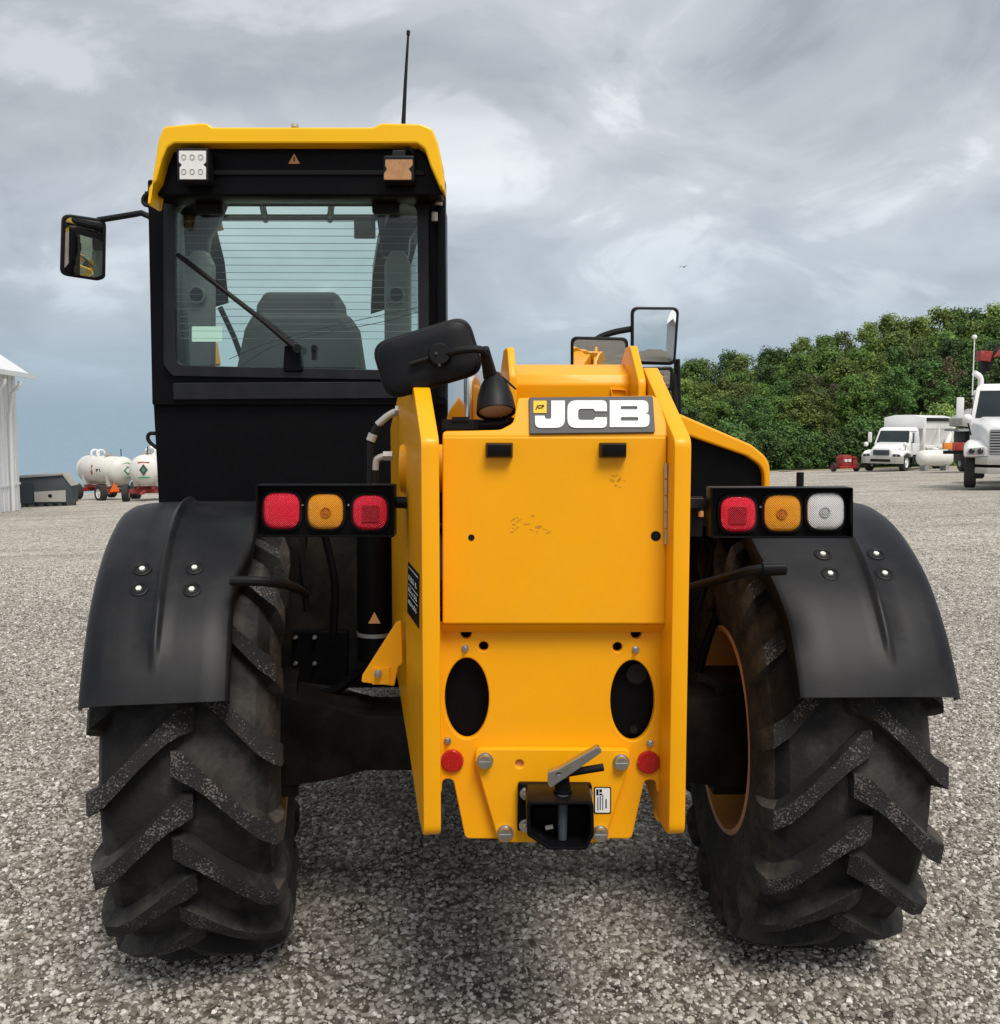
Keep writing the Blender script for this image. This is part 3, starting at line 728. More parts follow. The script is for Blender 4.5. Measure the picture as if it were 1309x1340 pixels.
# --- work lamp, its arm, and the big black mirror
def rear_mirror_and_lamp():
    Y = 2.2
    bm = bmesh.new(); tube(bm, [P(582, 556, Y), P(640, 556, Y), P(664, 554, Y), P(668, 545, Y)], .0125, 12, 2); 
    a = P(582, 550, Y); box(bm, (a.x - .005, Y - .02, P(0, 562, Y).z), (P(626, 0, Y).x, Y + .02, P(0, 549, Y).z))
    box(bm, (P(590, 0, Y).x, Y - .024, P(0, 551, Y).z), (P(612, 0, Y).x, Y + .0, P(0, 545.5, Y).z))
    arm = obj('lamp_arm', bm, M['matte'], T, bevel=.001)
    # bell lamp
    ax0, ax1 = P(646, 490, Y), P(649.5, 540, Y - .035)
    d = (ax1 - ax0).normalized(); q = d.to_track_quat('Z', 'Y').to_matrix().to_4x4(); q.translation = ax0
    Ln = (ax1 - ax0).length
    bm = bmesh.new(); lathe(bm, [(0, .001), (0, .016), (Ln * .12, .021), (Ln * .3, .030), (Ln * .6, .0385), (Ln * .9, .0425), (Ln, .0425), (Ln, .039), (Ln * .93, .038)], 'Z', 32, M=q)
    lamp = obj('work_lamp', bm, M['matte'], T)
    bm = bmesh.new(); lathe(bm, [(Ln * .93, .039), (Ln * .975, .033), (Ln * .99, .015), (Ln * .99, .0005)], 'Z', 32, M=q); obj('lamp_lens', bm, M['lens_clear_bright'], lamp)
    bm = bmesh.new(); tube(bm, [P(651, 488, Y), P(663, 498, Y - .02), P(675, 509, Y - .04)], .0022, 6, 1); obj('cable_tie', bm, M['matte'], lamp)
    # mirror seen from its back
    pts = [(486.5, 465), (494, 447), (599, 416.5), (613, 417.5), (631, 455), (629, 490), (522, 521), (507, 518), (487.5, 480)]
    outl = rnd([(484, 450), (612, 411), (635.5, 487), (507, 525)], 24, 9)
    YM = 2.17
    mir = plate('rear_view_mirror', [outl], YM + .012, .022, M['matte'], T, .005)
    cx, cy = 561, 468
    bm = bmesh.new(); rings = []
    for s, dy in ((.94, .012), (.915, .004), (.88, .0015), (.5, -.001), (.05, -.0015)):
        rings.append([P(cx + (x - cx) * s, cy + (y - cy) * s, YM + dy) for x, y in outl])
    R = loft(bm, rings, cap=False); bm.faces.new(R[-1])
    bmesh.ops.recalc_face_normals(bm, faces=bm.faces)
    obj('mirror_shell', bm, M['plastic'], mir, 50)
    plate('mirror_glass', [[(cx + (x - cx) * .93, cy + (y - cy) * .93) for x, y in outl]], YM + .036, .003, M['mirror'], mir, .001)
    bm = bmesh.new(); c = P(576, 464, YM - .005)
    lathe(bm, [(c.y + .01, .026), (c.y - .012, .025), (c.y - .018, .021), (c.y - .018, .001)], 'Y', 28, M=Matrix.Translation((c.x, 0, c.z))); obj('mirror_clamp', bm, M['matte'], mir)
    for px, py in ((571, 462.5), (575.5, 478)): hexbolt('clamp_screw', px, py, YM - .022, 2.2, mir, m=M['dark_grey'], slot=False, washer=False, depth=.003)
    bm = bmesh.new(); tube(bm, [P(537, 476, YM - .01), P(565, 467.5, YM - .012)], .0052, 8); obj('mirror_rod', bm, M['matte'], mir)
    bm = bmesh.new(); tube(bm, [P(584, 462.5, YM - .015), P(603, 458, YM - .03), P(628, 456, YM - .03), P(635, 462, YM - .02), P(640, 478, YM + .01), P(644, 500, YM + .03)], .0085, 10, 2); obj('mirror_stalk', bm, M['matte'], mir)
    bm = bmesh.new(); cyl(bm, P(634, 456, YM - .02), P(642, 493, YM + .02), .0105, .016, seg=14); obj('stalk_sleeve', bm, M['matte'], mir)
rear_mirror_and_lamp()

# --- tail lamp boxes
def lamp_box(x0, y0, x1, y1, lamps, Y, side):
    o = plate('lamp_box', [rect(x0, y0, x1, y1, 2), rect(x0 + 2.2, y0 + 2.2, x1 - 2.2, y1 - 2.2, 1.5)], Y - .032, .057, BLK, T, .001)
    pn = plate('lamp_panel', [rect(x0 + 1, y0 + 1, x1 - 1, y1 - 1, 1)], Y, .012, BLK, o, .001)
    for (px, py, r, kind) in lamps:
        plate('lamp_gasket', [rect(px - r - 3.5, py - r - 3.5, px + r + 3.5, py + r + 3.5, 20, 8)], Y - .007, .008, M['matte'], o, .003)
        c = P(px, py, Y)
        lens = rect(px - r, py - r, px + r, py + r, 18, 8)
        m1, m2 = {'red': (M['lens_red'], M['lens_red']), 'stop': (M['lens_red'], M['lens_red_dark']), 'amber': (M['lens_amber'], M['lens_amber_dark']), 'clear': (M['lens_clear_bright'], M['lens_clear'])}[kind]
        bm = bmesh.new(); rings = []
        for s, dy in ((1, -.005), (1, -.014), (.95, -.019), (.8, -.022), (.45, -.0245), (.1, -.025)):
            rings.append([P(px + (x - px) * s, py + (y - py) * s, Y + dy) for x, y in lens])
        R = loft(bm, rings, cap=False); bm.faces.new(R[-1]); bmesh.ops.recalc_face_normals(bm, faces=bm.faces)
        lo = obj('lamp_lens', bm, m1, o, 40)
        if kind == 'stop': plate('inner_lens', [rect(px - r * .5, py - r * .42, px + r * .5, py + r * .55, 3)], Y - .0262, .003, m2, lo, .001)
        elif kind in ('amber', 'clear'):
            plate('bulb_ring', [ell(px, py + 1, r * .3), ell(px, py + 1, r * .21)], Y - .0275, .003, m2, lo, .0008)
            plate('bulb_spot', [ell(px, py + 1, r * .17)], Y - .027, .003, m2, lo, .0008)
    for px, py in (((x0 + x1) / 2 - 29, (y0 + y1) / 2 - 8), ((x0 + x1) / 2 + 31, (y0 + y1) / 2 - 8)):
        hexbolt('panel_screw', px, py, Y, 1.6, o, slot=False, washer=False, depth=.003)
    return o
lb1 = lamp_box(335, 634.5, 516, 703, [(368.5, 668.5, 24, 'red'), (426, 669.5, 23.3, 'amber'), (484.5, 671, 22.8, 'stop')], 2.33, -1)
lb2 = lamp_box(931, 638, 1117, 704.5, [(966, 673, 23.3, 'stop'), (1024, 671.5, 24, 'amber'), (1080.5, 669, 24.2, 'clear')], 2.33, 1)
bm = bmesh.new(); a, b = P(516, 657, 2.36), P(545, 659, 2.36); tube(bm, [a, b], .014, 14)
box(bm, (P(541, 0, 2.36).x, 2.34, P(0, 688, 2.36).z), (P(551, 0, 2.36).x, 2.38, P(0, 637, 2.36).z)); obj('lamp_bracket', bm, M['matte'], lb1, bevel=.003)
hexbolt('bracket_bolt', 545.5, 662, 2.34, 2.6, lb1, slot=False)
bm = bmesh.new(); box(bm, (P(903, 0, 2.4).x, 2.38, P(0, 664, 2.4).z), (P(932, 0, 2.4).x, 2.42, P(0, 652, 2.4).z))
box(bm, (P(914, 0, 2.42).x, 2.42, P(0, 702, 2.42).z), (P(932, 0, 2.42).x, 2.43, P(0, 650, 2.42).z)); obj('lamp_bracket', bm, M['trim'], lb2, bevel=.002)
plate('marker_light', [rect(914.5, 669, 921, 676.5, 1)], 2.415, .006, M['amber_sticker'], lb2, .0005)
bm = bmesh.new(); tube(bm, [P(1047, 642, 2.42), P(1047.5, 618, 2.42)], .009, 10); obj('lamp_peg', bm, M['matte'], lb2, bevel=.003)
bm = bmesh.new(); tube(bm, [P(392, 660, 2.45), P(396, 720, 2.45), P(402, 765, 2.48)], .008, 8, 1); obj('lamp_strut', bm, M['plastic'], lb1)

# --- wheels
def tyre_mesh():
    bm = bmesh.new(); R = []
    prof = [(-.165, .300), (-.205, .318), (-.226, .385), (-.230, .44), (-.222, .50), (-.205, .545), (-.175, .574), (-.09, .588), (0, .592), (.09, .588), (.175, .574), (.205, .545), (.222, .50), (.230, .44), (.226, .385), (.205, .318), (.165, .300)]
    lathe(bm, prof, 'X', 96)
    for f in bm.faces: f.material_index = 2 if abs(f.calc_center_median().x) > .19 else 0
    NL = 18
    rg = random.Random(4)
    def pt(x, r, a): return Vector((x, -r * cos(a), r * sin(a)))
    for side in (-1, 1):
        for k in range(NL):
            a0 = 2 * pi * (k + (.5 if side > 0 else 0)) / NL + rg.uniform(-.006, .006)
            st = [  # x, base r, top r, top x, angle lag, half width
                (-.034, .57, .620, -.026, -.014, .058), (.004, .57, .636, .004, .0, .066), (.030, .57, .637, .030, .03, .058), (.065, .57, .635, .065, .082, .051), (.105, .567, .632, .105, .145, .049),
                (.145, .562, .627, .145, .212, .050), (.180, .552, .620, .184, .275, .054), (.196, .54, .604, .224, .318, .058), (.205, .51, .562, .240, .338, .060), (.212, .48, .515, .242, .345, .056), (.215, .45, .470, .234, .348, .046)]
            rings = []
            for (xb, rb, rt, xt, lag, hw) in st:
                wob = rg.uniform(-.002, .002)
                w2 = hw * .84
                rings.append([pt(xb * side, rb, a0 - lag - hw), pt(xt * side, rt + wob, a0 - lag - w2), pt(xt * side, rt + wob, a0 - lag + w2), pt(xb * side, rb, a0 - lag + hw)])
            RR = [[bm.verts.new(p) for p in r] for r in rings]
            for i in range(len(RR) - 1):
                for j in range(4):
                    f = bm.faces.new((RR[i][j], RR[i][(j + 1) % 4], RR[i + 1][(j + 1) % 4], RR[i + 1][j]))
                    f.material_index = (1 if j == 1 and i < 7 else (2 if i >= 7 else 0))
            bm.faces.new(RR[0][::-1]); bm.faces.new(RR[-1])
    # small centre blocks between the lug noses
    bmesh.ops.recalc_face_normals(bm, faces=bm.faces)
    for v in bm.verts:
        if v.co.z < -.600: v.co.z = -.600 - .02 * (abs(v.co.z) - .6); v.co.x *= 1.02
    me = bpy.data.meshes.new('tyre'); bm.to_mesh(me); bm.free()
    return finish(me, [M['rubber'], M['lug'], M['mud']], 32)
TY = tyre_mesh()
def rim_mesh(s):   # s = outer side
    bm = bmesh.new()
    lathe(bm, [(x * s, r) for x, r in [(-.205, .322), (-.212, .316), (-.208, .305), (-.17, .292), (-.10, .270), (.03, .262), (.05, .24), (.052, .12), (.052, .001)]], 'X', 64)
    lathe(bm, [(x * s, r) for x, r in [(.205, .322), (.212, .316), (.208, .305), (.17, .292), (.10, .270), (.056, .262)]], 'X', 64)
    bmesh.ops.recalc_face_normals(bm, faces=bm.faces)
    for f in bm.faces:
        r = f.calc_center_median(); f.material_index = 1 if (abs(r.x) > .204) else 0
    me = bpy.data.meshes.new('rim'); bm.to_mesh(me); bm.free()
    return finish(me, [M['yellow_dirty'], M['rim_lip']], 40)
def hub_mesh(s):
    bm = bmesh.new()
    lathe(bm, [(x * s, r) for x, r in [(.05, .19), (-.02, .19), (-.04, .15), (-.20, .14), (-.22, .11), (-.30, .10), (-.30, .001)]], 'X', 32)
    box(bm, (min(-.04 * s, -.26 * s), -.12, -.17), (max(-.04 * s, -.26 * s), .12, .17))
    bmesh.ops.recalc_face_normals(bm, faces=bm.faces)
    me = bpy.data.meshes.new('hub'); bm.to_mesh(me); bm.free(); return finish(me, M['black_dirty'], 30)
WZ = .600
WHEELS = {}
def wheel(key, X, Y, s, yaw):
    w = sub_empty('wheel', (X, Y, WZ), T, yaw)
    for nm, me in (('tyre', TY), ('rim', rim_mesh(s)), ('hub', hub_mesh(s))):
        o = bpy.data.objects.new(nm, me); COL.objects.link(o); o.parent = w
        if nm == 'tyre': o.rotation_euler = (random.uniform(-.0, .0) + (0.0 if s < 0 else .12), 0, 0)
    WHEELS[key] = (Matrix.Translation((X, Y, WZ)) @ Matrix.Rotation(yaw, 4, 'Z'), s, w)
wheel('rl', -.885, 3.02, -1, radians(9.0))
wheel('rr', .905, 3.08, 1, radians(1.5))
wheel('fl', -.87 - .15 * 2.6, 5.6, -1, radians(8))
wheel('fr', .88 - .15 * 2.6, 5.6, 1, radians(8))

# --- fenders
FR = .715
def fpt(key, a, o, lift=0.0):
    Mx, s, w = WHEELS[key]
    return Mx @ Vector((o * s, -(FR + lift) * cos(a), (FR + lift) * sin(a)))
def fender(key, boltpx):
    Mx, s, w = WHEELS[key]
    cs = [(-.118, -.068), (-.121, -.045), (-.122, -.016), (-.120, -.006), (-.112, 0), (-.05, .0), (.01, .0), (.042, .0), (.048, .004), (.053, .013), (.059, .016), (.065, .013), (.070, .004), (.076, 0), (.12, 0), (.175, -.002), (.205, -.008), (.224, -.020), (.235, -.040), (.240, -.070)]
    bm = bmesh.new(); rings = []
    na = 44; a0, a1 = radians(23.0), radians(150)
    for i in range(na + 1):
        a = a0 + (a1 - a0) * i / na
        deg = math.degrees(a)
        rib = sst(31, 35, deg) * (1 - sst(104, 112, deg)) * (.55 + .45 * sst(30, 55, deg))
        wid = 1.0
        ring = []
        for (o, dz) in cs:
            d = dz * rib if dz > 0 else dz
            if o < 0: o = o * ((1.5 + .3 * sst(35, 65, deg)) if s > 0 else (1.0 + .32 * sst(46, 64, deg)))
            dent = .0035 * mnoise.noise(Vector((o * 9 + (3 if s > 0 else 0), a * 4, 1.0)))
            r = FR + d + dent
            ring.append(Mx @ Vector((o * s, -r * cos(a), r * sin(a))))
        rings.append(ring)
    R = loft(bm, rings, close=False, cap=False)
    bmesh.ops.recalc_face_normals(bm, faces=bm.faces)
    res = bmesh.ops.solidify(bm, geom=bm.faces[:], thickness=.008)
    bmesh.ops.recalc_face_normals(bm, faces=bm.faces)
    f = obj('fender', bm, M['plastic'], T, 45)
    for (px, py) in boltpx:
        best = None
        for i in range(160):
            a = radians(26 + i * .5)
            for j in range(70):
                o = -.11 + .34 * j / 70
                q = proj(fpt(key, a, o)); e = (q[0] - px) ** 2 + (q[1] - py) ** 2
                if best is None or e < best[0]: best = (e, a, o)
        _, a, o = best
        c = fpt(key, a, o); n = (Mx.to_3x3() @ Vector((0, -cos(a), sin(a)))).normalized()
        q = n.to_track_quat('Z', 'Y').to_matrix().to_4x4(); q.translation = c
        bm = bmesh.new(); lathe(bm, [(-.004, .0245), (.0025, .0235), (.0035, .0205), (.001, .0165), (-.003, .0155), (-.003, .0005)], 'Z', 28, M=q); ring = obj('bolt_recess', bm, M['matte'], f)
        bm = bmesh.new(); cyl(bm, q @ Vector((0, 0, -.004)), q @ Vector((0, 0, .005)), .0085, .0075, seg=6); obj('bolt_head', bm, M['white_bolt'], ring)
    return f
fl = fender('rl', [(185.5, 744.5), (254.5, 743.5), (181.5, 771.5), (250.5, 770.5)])
fr = fender('rr', [(1077, 725), (1147, 724), (1086, 752), (1157, 751.5)])
bm = bmesh.new(); tube(bm, [P(302, 760, 2.5), P(352, 761, 2.5), P(385, 767, 2.6), P(400, 778, 2.75)], .0125, 10, 2); obj('fender_stay', bm, M['plastic'], fl)
bm = bmesh.new(); tube(bm, [P(1026, 744, 2.5), P(990, 745, 2.5), P(960, 753, 2.55), P(900, 770, 2.75)], .0125, 10, 2)
cyl(bm, P(1028, 744, 2.495), P(998, 745, 2.495), .017, .018, seg=12); obj('fender_stay', bm, M['plastic'], fr)

# --- axles and the black structure between the wheels
bm = bmesh.new()
xa, xb = -.72, .74
loft(bm, [[(x, 3.03 - d, WZ - h), (x, 3.03 + d, WZ - h), (x, 3.03 + d, WZ + h2), (x, 3.03 - d, WZ + h2)] for x, d, h, h2 in ((xa, .10, .15, .15), (-.52, .10, .12, .12), (-.40, .11, .085, .085), (.42, .11, .085, .085), (.52, .10, .12, .12), (xb, .10, .15, .15))])
bmesh.ops.recalc_face_normals(bm, faces=bm.faces)
obj('rear_axle', bm, M['black_dirty'], T, bevel=.012)
bm = bmesh.new(); box(bm, (-1.15, 5.5, .50), (.40, 5.7, .68)); obj('front_axle', bm, M['black_dirty'], T, bevel=.02)
bm = bmesh.new(); loft(bm, [[(-.30 + d, y, .62), (.40 + d, y, .62), (.40 + d, y, 1.05), (-.30 + d, y, 1.05)] for y, d in ((3.2, 0), (6.2, -.45))]); bmesh.ops.recalc_face_normals(bm, faces=bm.faces); obj('chassis_frame', bm, M['black_dirty'], T, bevel=.015)
bm = bmesh.new(); a = P(385, 0, 3.25)
box(bm, (P(330, 0, 3.2).x, 3.2, P(0, 900, 3.2).z), (P(478, 0, 3.2).x, 4.4, 1.32)); tk = obj('hydraulic_tank', bm, M['black_dirty'], T, bevel=.02)
plate('tank_panel', [rect(383, 826, 455, 900, 3)], 3.17, .03, BLK, tk, .004)
for px, py in ((387, 834), (412, 834), (387, 868), (412, 868)): hexbolt('tank_bolt', px, py, 3.165, 2.6, tk, slot=False)
bm = bmesh.new(); cyl(bm, P(490, 690, 3.0), P(490, 862, 3.0), .052, seg=20); fl_ = obj('filter_canister', bm, BLK, T, bevel=.006)
bm = bmesh.new(); cyl(bm, P(490, 826, 3.0), P(490, 831, 3.0), .0535, seg=20); obj('filter_band', bm, M['grey_steel'], fl_)
plate('warning_sticker', [[(490, 801), (498, 816), (482, 816)]], 2.945, .002, M['amber_sticker'], fl_, .0003)
bm = bmesh.new(); box(bm, (.47, 3.45, .72), (.80, 4.6, 1.42)); obj('engine_block', bm, M['black_dirty'], T, bevel=.02)
for k, (pts, r) in enumerate((([(915, 700), (935, 712), (925, 760), (912, 800)], .012), ([(950, 708), (958, 730), (948, 765), (930, 800)], .009), ([(915, 880), (925, 840), (940, 800), (945, 770)], .014), ([(975, 706), (985, 730), (990, 760)], .01))):
    bm = bmesh.new(); tube(bm, [P(x, y, 3.1 + .02 * k) for x, y in pts], r, 8, 2); obj('hose', bm, M['black'], T)
for pts, r in (([(425, 700), (440, 760), (436, 830)], .012), ([(400, 690), (394, 740), (402, 800)], .01), ([(470, 880), (440, 905), (390, 915)], .016)):
    bm = bmesh.new(); tube(bm, [P(x, y, 3.05) for x, y in pts], r, 8, 2); obj('hose', bm, M['black'], T)
for pts, nfit in (([(484, 650), (485, 610), (484, 576), (494, 556), (510, 542), (524, 537)], 1), ([(491, 650), (491, 615), (492, 602), (498, 598), (508, 596.5)], 1)):
    w = [P(x, y, 2.62) for x, y in pts]
    bm = bmesh.new(); tube(bm, w, .0085, 10, 2); h = obj('hydraulic_hose', bm, M['matte'], T)
    bm = bmesh.new(); n = len(w)
    k0 = 3 if n == 6 else 1
    tube(bm, w[k0:], .0095 if n == 6 else .0092, 10, 1); cyl(bm, w[-1] - Vector((.012, 0, 0)), w[-1] + Vector((.012, 0, 0)), .0135, seg=6)
    if n == 6: cyl(bm, P(485, 577, 2.62), P(488.5, 568, 2.62), .0125, seg=12)
    obj('hose_fitting', bm, M['dull_silver'], h)

# --- engine hood on the right
def hood():
    Y = 2.95
    outer = rnd([(870, 534), (893, 543), (984, 582), (1008, 602), (1009, 690), (870, 690)], [0, 0, 30, 30, 0, 0])
    inner = rnd([(871, 560), (899, 569.5), (978, 597), (1000, 612), (1001, 730.5), (871, 730.5)], [0, 0, 26, 24, 0, 0])
    o = None
    # shell: loft of the outer line going forward and down
    def ring(Yr, dz, sx):
        return [P(x, y, Y) + Vector((-.15 * (Yr - Y), Yr - Y, dz)) for x, y in outer]
    bm = bmesh.new()
    R = loft(bm, [ring(Y + .04, 0, 1), ring(Y + .9, -.02, 1), ring(Y + 1.7, -.10, 1), ring(Y + 1.95, -.22, 1)], cap=False)
    bm.faces.new(R[-1]); bmesh.ops.recalc_face_normals(bm, faces=bm.faces)
    o = obj('engine_hood', bm, YEL, T, 40)
    inn = rnd([(870, 560), (899, 569.5), (978, 597), (1000, 612), (1001, 690)], [0, 0, 26, 24, 0])
    out_ = rnd([(1009, 690), (1008, 602), (984, 582), (893, 543), (870, 534)], [0, 30, 30, 0, 0])
    plate('hood_rim', [inn + out_], Y, .045, YEL, o, .006)
    plate('hood_grille', [[(x, y) for x, y in rnd([(871, 556), (899, 565), (978, 593), (1004, 610), (1005, 689), (871, 689)], [0, 0, 26, 24, 0, 0])]], Y + .03, .02, M['black'], o, .001)
hood()

# --- cab
YC, YR, YF = 3.30, 3.08, 4.75
def cab():
    x0 = P(194, 400, YC).x; x1 = P(583, 400, YC).x
    # rear frame with the window opening
    outer = rnd([(193, 235), (583, 235), (584, 530), (199, 530)], 3)
    win = rnd([(228, 262), (547, 262), (549, 486), (228, 479)], [22, 22, 14, 16], 6)
    fr_ = plate('cab_frame', [outer, win], YC, .055, BLK, T, .003)
    g = plate('rear_window', [rnd([(222, 256), (553, 256), (555, 491), (222, 484)], [20, 20, 14, 16], 6)], YC - .012, .005, M['glass'], T, .0005)
    sur = plate('window_surround', [rnd([(214, 250), (561, 250), (562, 498), (226, 492), (214, 478)], [20, 20, 14, 10, 16], 6), rnd([(229.5, 263), (546, 263), (548, 485), (229.5, 478)], [20, 20, 13, 15], 6)], YC - .018, .006, M['trim'], T, .0015)
    for k in range(17):
        y = 289 + k * 9.6
        bm = bmesh.new(); tube(bm, [P(230 + (6 if k > 12 else 0), y, YC - .006), P(546, y + 1, YC - .006)], .0009, 5); obj('heater_wire', bm, M['grey_trim'], g)
    for pts in (([(300, 470), (340, 452), (388, 438), (440, 425), (548, 402)]), ([(316, 478), (360, 450), (420, 436), (500, 422), (548, 408)])):
        bm = bmesh.new(); tube(bm, [P(x, y, YC - .006) for x, y in pts], .0012, 5, 2); obj('heater_wire', bm, M['matte'], g)
    st = plate('window_sticker', [rect(251, 427, 291, 447, 2)], YC - .0065, .0012, mat('pale_sticker', (.74, .86, .82), .6), g, .0002)
    # cab pillars (left one visible from behind), lower body, floor
    bm = bmesh.new(); 
    loft(bm, [[(x0 + dx, YC + .05, z), (x0 + dx, YC + .16, z), (x0 + .075 + dx, YC + .16, z), (x0 + .075 + dx, YC + .05, z)] for z, dx in ((1.22, .045), (1.6, .012), (P(0, 268, YC).z, 0))])
    bmesh.ops.recalc_face_normals(bm, faces=bm.faces); obj('cab_pillar', bm, BLK, T, bevel=.008)
    bm = bmesh.new(); loft(bm, [[(x1 - .07, YC + .05, z), (x1 - .07, YC + .16, z), (x1, YC + .16, z), (x1, YC + .05, z)] for z in (1.22, P(0, 268, YC).z)])
    bmesh.ops.recalc_face_normals(bm, faces=bm.faces); obj('cab_pillar', bm, BLK, T, bevel=.008)
    SHC = -.19
    cs_ = lambda x, Y: x + SHC * (Y - YC)
    zt = P(0, 268, YC).z
    prof = [(YF + .02, 1.30), (YF, 1.6), (YF - .06, 1.95), (YF - .16, 2.16), (YF - .36, 2.30), (YF - .7, 2.36), (YC + .17, 2.37)]
    for xx in (x0 + .045, x1 - .045):       # one curved tube each side: front post running into the roof rail
        bm = bmesh.new(); tube(bm, [(cs_(xx, y), y, z) for y, z in prof], .034, 10, 1); obj('cab_post', bm, BLK, T)
        bm = bmesh.new(); loft(bm, [[(cs_(xx, y) - .003, y, 1.45), (cs_(xx, y) + .003, y, 1.45), (cs_(xx, y) + .003, y, z), (cs_(xx, y) - .003, y, z)] for y, z in ((YC + .17, 2.34), (YF - .5, 2.31), (YF - .2, 2.12), (YF - .03, 1.62))])
        bmesh.ops.recalc_face_normals(bm, faces=bm.faces); obj('side_window', bm, M['glass'], T)
    bm = bmesh.new(); loft(bm, [[(cs_(x0 + .05, y), y, z), (cs_(x1 - .05, y), y, z)] for y, z in prof], close=False)
    bmesh.ops.recalc_face_normals(bm, faces=bm.faces); obj('windscreen', bm, M['screen_glass'], T, 60)
    # rear lower wall: outline follows the left edge
    lw = plate('cab_rear_wall', [[(199, 500), (560, 500), (560, 900), (330, 900), (330, 690), (209, 690), (205, 610)]], YC + .02, .05, M['black'], T, .004)
    bm = bmesh.new(); loft(bm, [[(cs_(x0 + .05, y), y, 1.20), (cs_(x1 - .02, y), y, 1.20), (cs_(x1 - .02, y), y, 1.46), (cs_(x0 + .05, y), y, 1.46)] for y in (YC + .08, YF)]); bmesh.ops.recalc_face_normals(bm, faces=bm.faces); obj('cab_floor_box', bm, BLK, T, bevel=.02)
    bm = bmesh.new(); box(bm, (x0 - .10, 3.85, .72), (-.42, YF, 1.19)); obj('fuel_tank', bm, M['black_dirty'], T, bevel=.03)
    tr = plate('cab_trim_strip', [rnd([(226, 501), (560, 499), (560, 521), (227, 523)], 2)], YC - .012, .012, M['trim'], T, .002)
    # left handle
    bm = bmesh.new(); tube(bm, [P(203, 567, YC + .03), P(195, 567, YC + .03), P(193, 573, YC + .03), P(196, 579, YC + .03), P(205, 586, YC + .03)], .0065, 8, 1); obj('door_catch', bm, M['matte'], T)
    for xa_, xb_ in ((x0 - .01, x0 + .16), (x1 - .16, x1 + .01)):     # dark roof lining along each side
        bm = bmesh.new(); loft(bm, [[(cs_(xa_, y), y, z), (cs_(xb_, y), y, z + .05), (cs_(xb_, y), y, z + .06), (cs_(xa_, y), y, z + .04)] for y, z in ((YC + .06, 2.27), (4.1, 2.27), (4.45, 2.20), (4.62, 2.05))])
        bmesh.ops.recalc_face_normals(bm, faces=bm.faces); obj('roof_lining', bm, BLK, T)
    for y in (3.95, 4.22):
        bm = bmesh.new(); tube(bm, [(cs_(x0 + .05, y), y, 2.40), (cs_(x1 - .05, y), y, 2.40)], .013, 8); obj('roof_guard_bar', bm, BLK, T)
    for u in (.36, .64):
        xx = x0 + (x1 - x0) * u
        bm = bmesh.new(); tube(bm, [(cs_(xx, 3.7), 3.7, 2.405), (cs_(xx, 4.3), 4.3, 2.405)], .013, 8); obj('roof_guard_bar', bm, BLK, T)
    # inside: lining panels with round vents, seat, column
    for xa_, xb_, sp_ in ((243, 277, 258), (503, 537, 519)):
        pl = plate('cab_lining', [rnd([(xa_, 345), (xa_ + 8, 328), (xb_ - 8, 328), (xb_, 345), (xb_, 480), (xa_, 480)], 5)], 3.75, .06, M['grey_trim'], T, .006)
        bm = bmesh.new(); c = P(sp_, 386, 3.74); lathe(bm, [(c.y + .01, .034), (c.y - .006, .033), (c.y - .008, .026), (c.y - .002, .023), (c.y - .002, .001)], 'Y', 24, M=Matrix.Translation((c.x, 0, c.z)))
        v = obj('air_vent', bm, M['grey_trim'], pl)
        bm = bmesh.new(); cyl(bm, (c.x, c.y - .004, c.z), (c.x, c.y - .012, c.z), .021, seg=20); obj('vent_core', bm, M['decal_black'], v)
    for x_, w_ in ((240, 40), (504, 40)):
        plate('cab_corner', [rnd([(x_ - 14, 262), (x_ + w_ + 16, 262), (x_ + w_ + 4, 292), (x_ + w_ - 8, 312), (x_ + w_ - 10, 335), (x_ - 4, 335)], 4)], 3.80, .05, M['trim'], T, .004)
    # seat
    def seat_part(nm, prof, Y0, th, par):
        o = plate(nm, [prof], Y0, th, M['seat'], par, .028)
        return o
    s0 = sub_empty('seat', (P(392, 480, 4.0).x, 4.0, 1.45), T)
    seat_part('backrest', rnd([(318, 430), (330, 408), (452, 408), (467, 430), (476, 490), (306, 490)], [10, 18, 18, 10, 4, 4], 6), 3.92, .13, s0)
    seat_part('headrest', rnd([(334, 398), (345, 381), (438, 381), (449, 398), (452, 424), (332, 424)], [10, 10, 10, 10, 4, 4], 6), 3.95, .10, s0)
    bm = bmesh.new(); a, b = P(312, 0, 4.0), P(470, 0, 4.0); box(bm, (a.x, 3.95, 1.47), (b.x, 4.4, 1.60)); obj('cushion', bm, M['seat'], s0, bevel=.03)
    bm = bmesh.new(); tube(bm, [P(288, 402, 4.3), P(306, 440, 4.3), P(320, 478, 4.3)], .012, 8); obj('control_lever', bm, BLK, T)
    plate('yellow_console', [rnd([(248, 450), (280, 446), (285, 478), (250, 478)], 3)], 4.1, .06, YEL, T, .01)
    bm = bmesh.new(); loft(bm, [[(P(360, 0, 4.5).x, 4.45, 1.461), (P(440, 0, 4.5).x, 4.45, 1.461), (P(440, 0, 4.5).x, 4.65, 1.461), (P(360, 0, 4.5).x, 4.65, 1.461)], [(P(370, 0, 4.5).x, 4.5, 1.72), (P(430, 0, 4.5).x, 4.5, 1.72), (P(430, 0, 4.5).x, 4.62, 1.72), (P(370, 0, 4.5).x, 4.62, 1.72)]])
    bmesh.ops.recalc_face_normals(bm, faces=bm.faces); obj('dashboard', bm, M['matte'], T, bevel=.01)
    bm = bmesh.new(); a = P(478, 300, 4.4); box(bm, (a.x - .045, 4.38, a.z - .04), (a.x + .045, 4.40, a.z + .04)); obj('interior_mirror', bm, M['matte'], T, bevel=.012)
    # wiper
    Yw = YC - .045
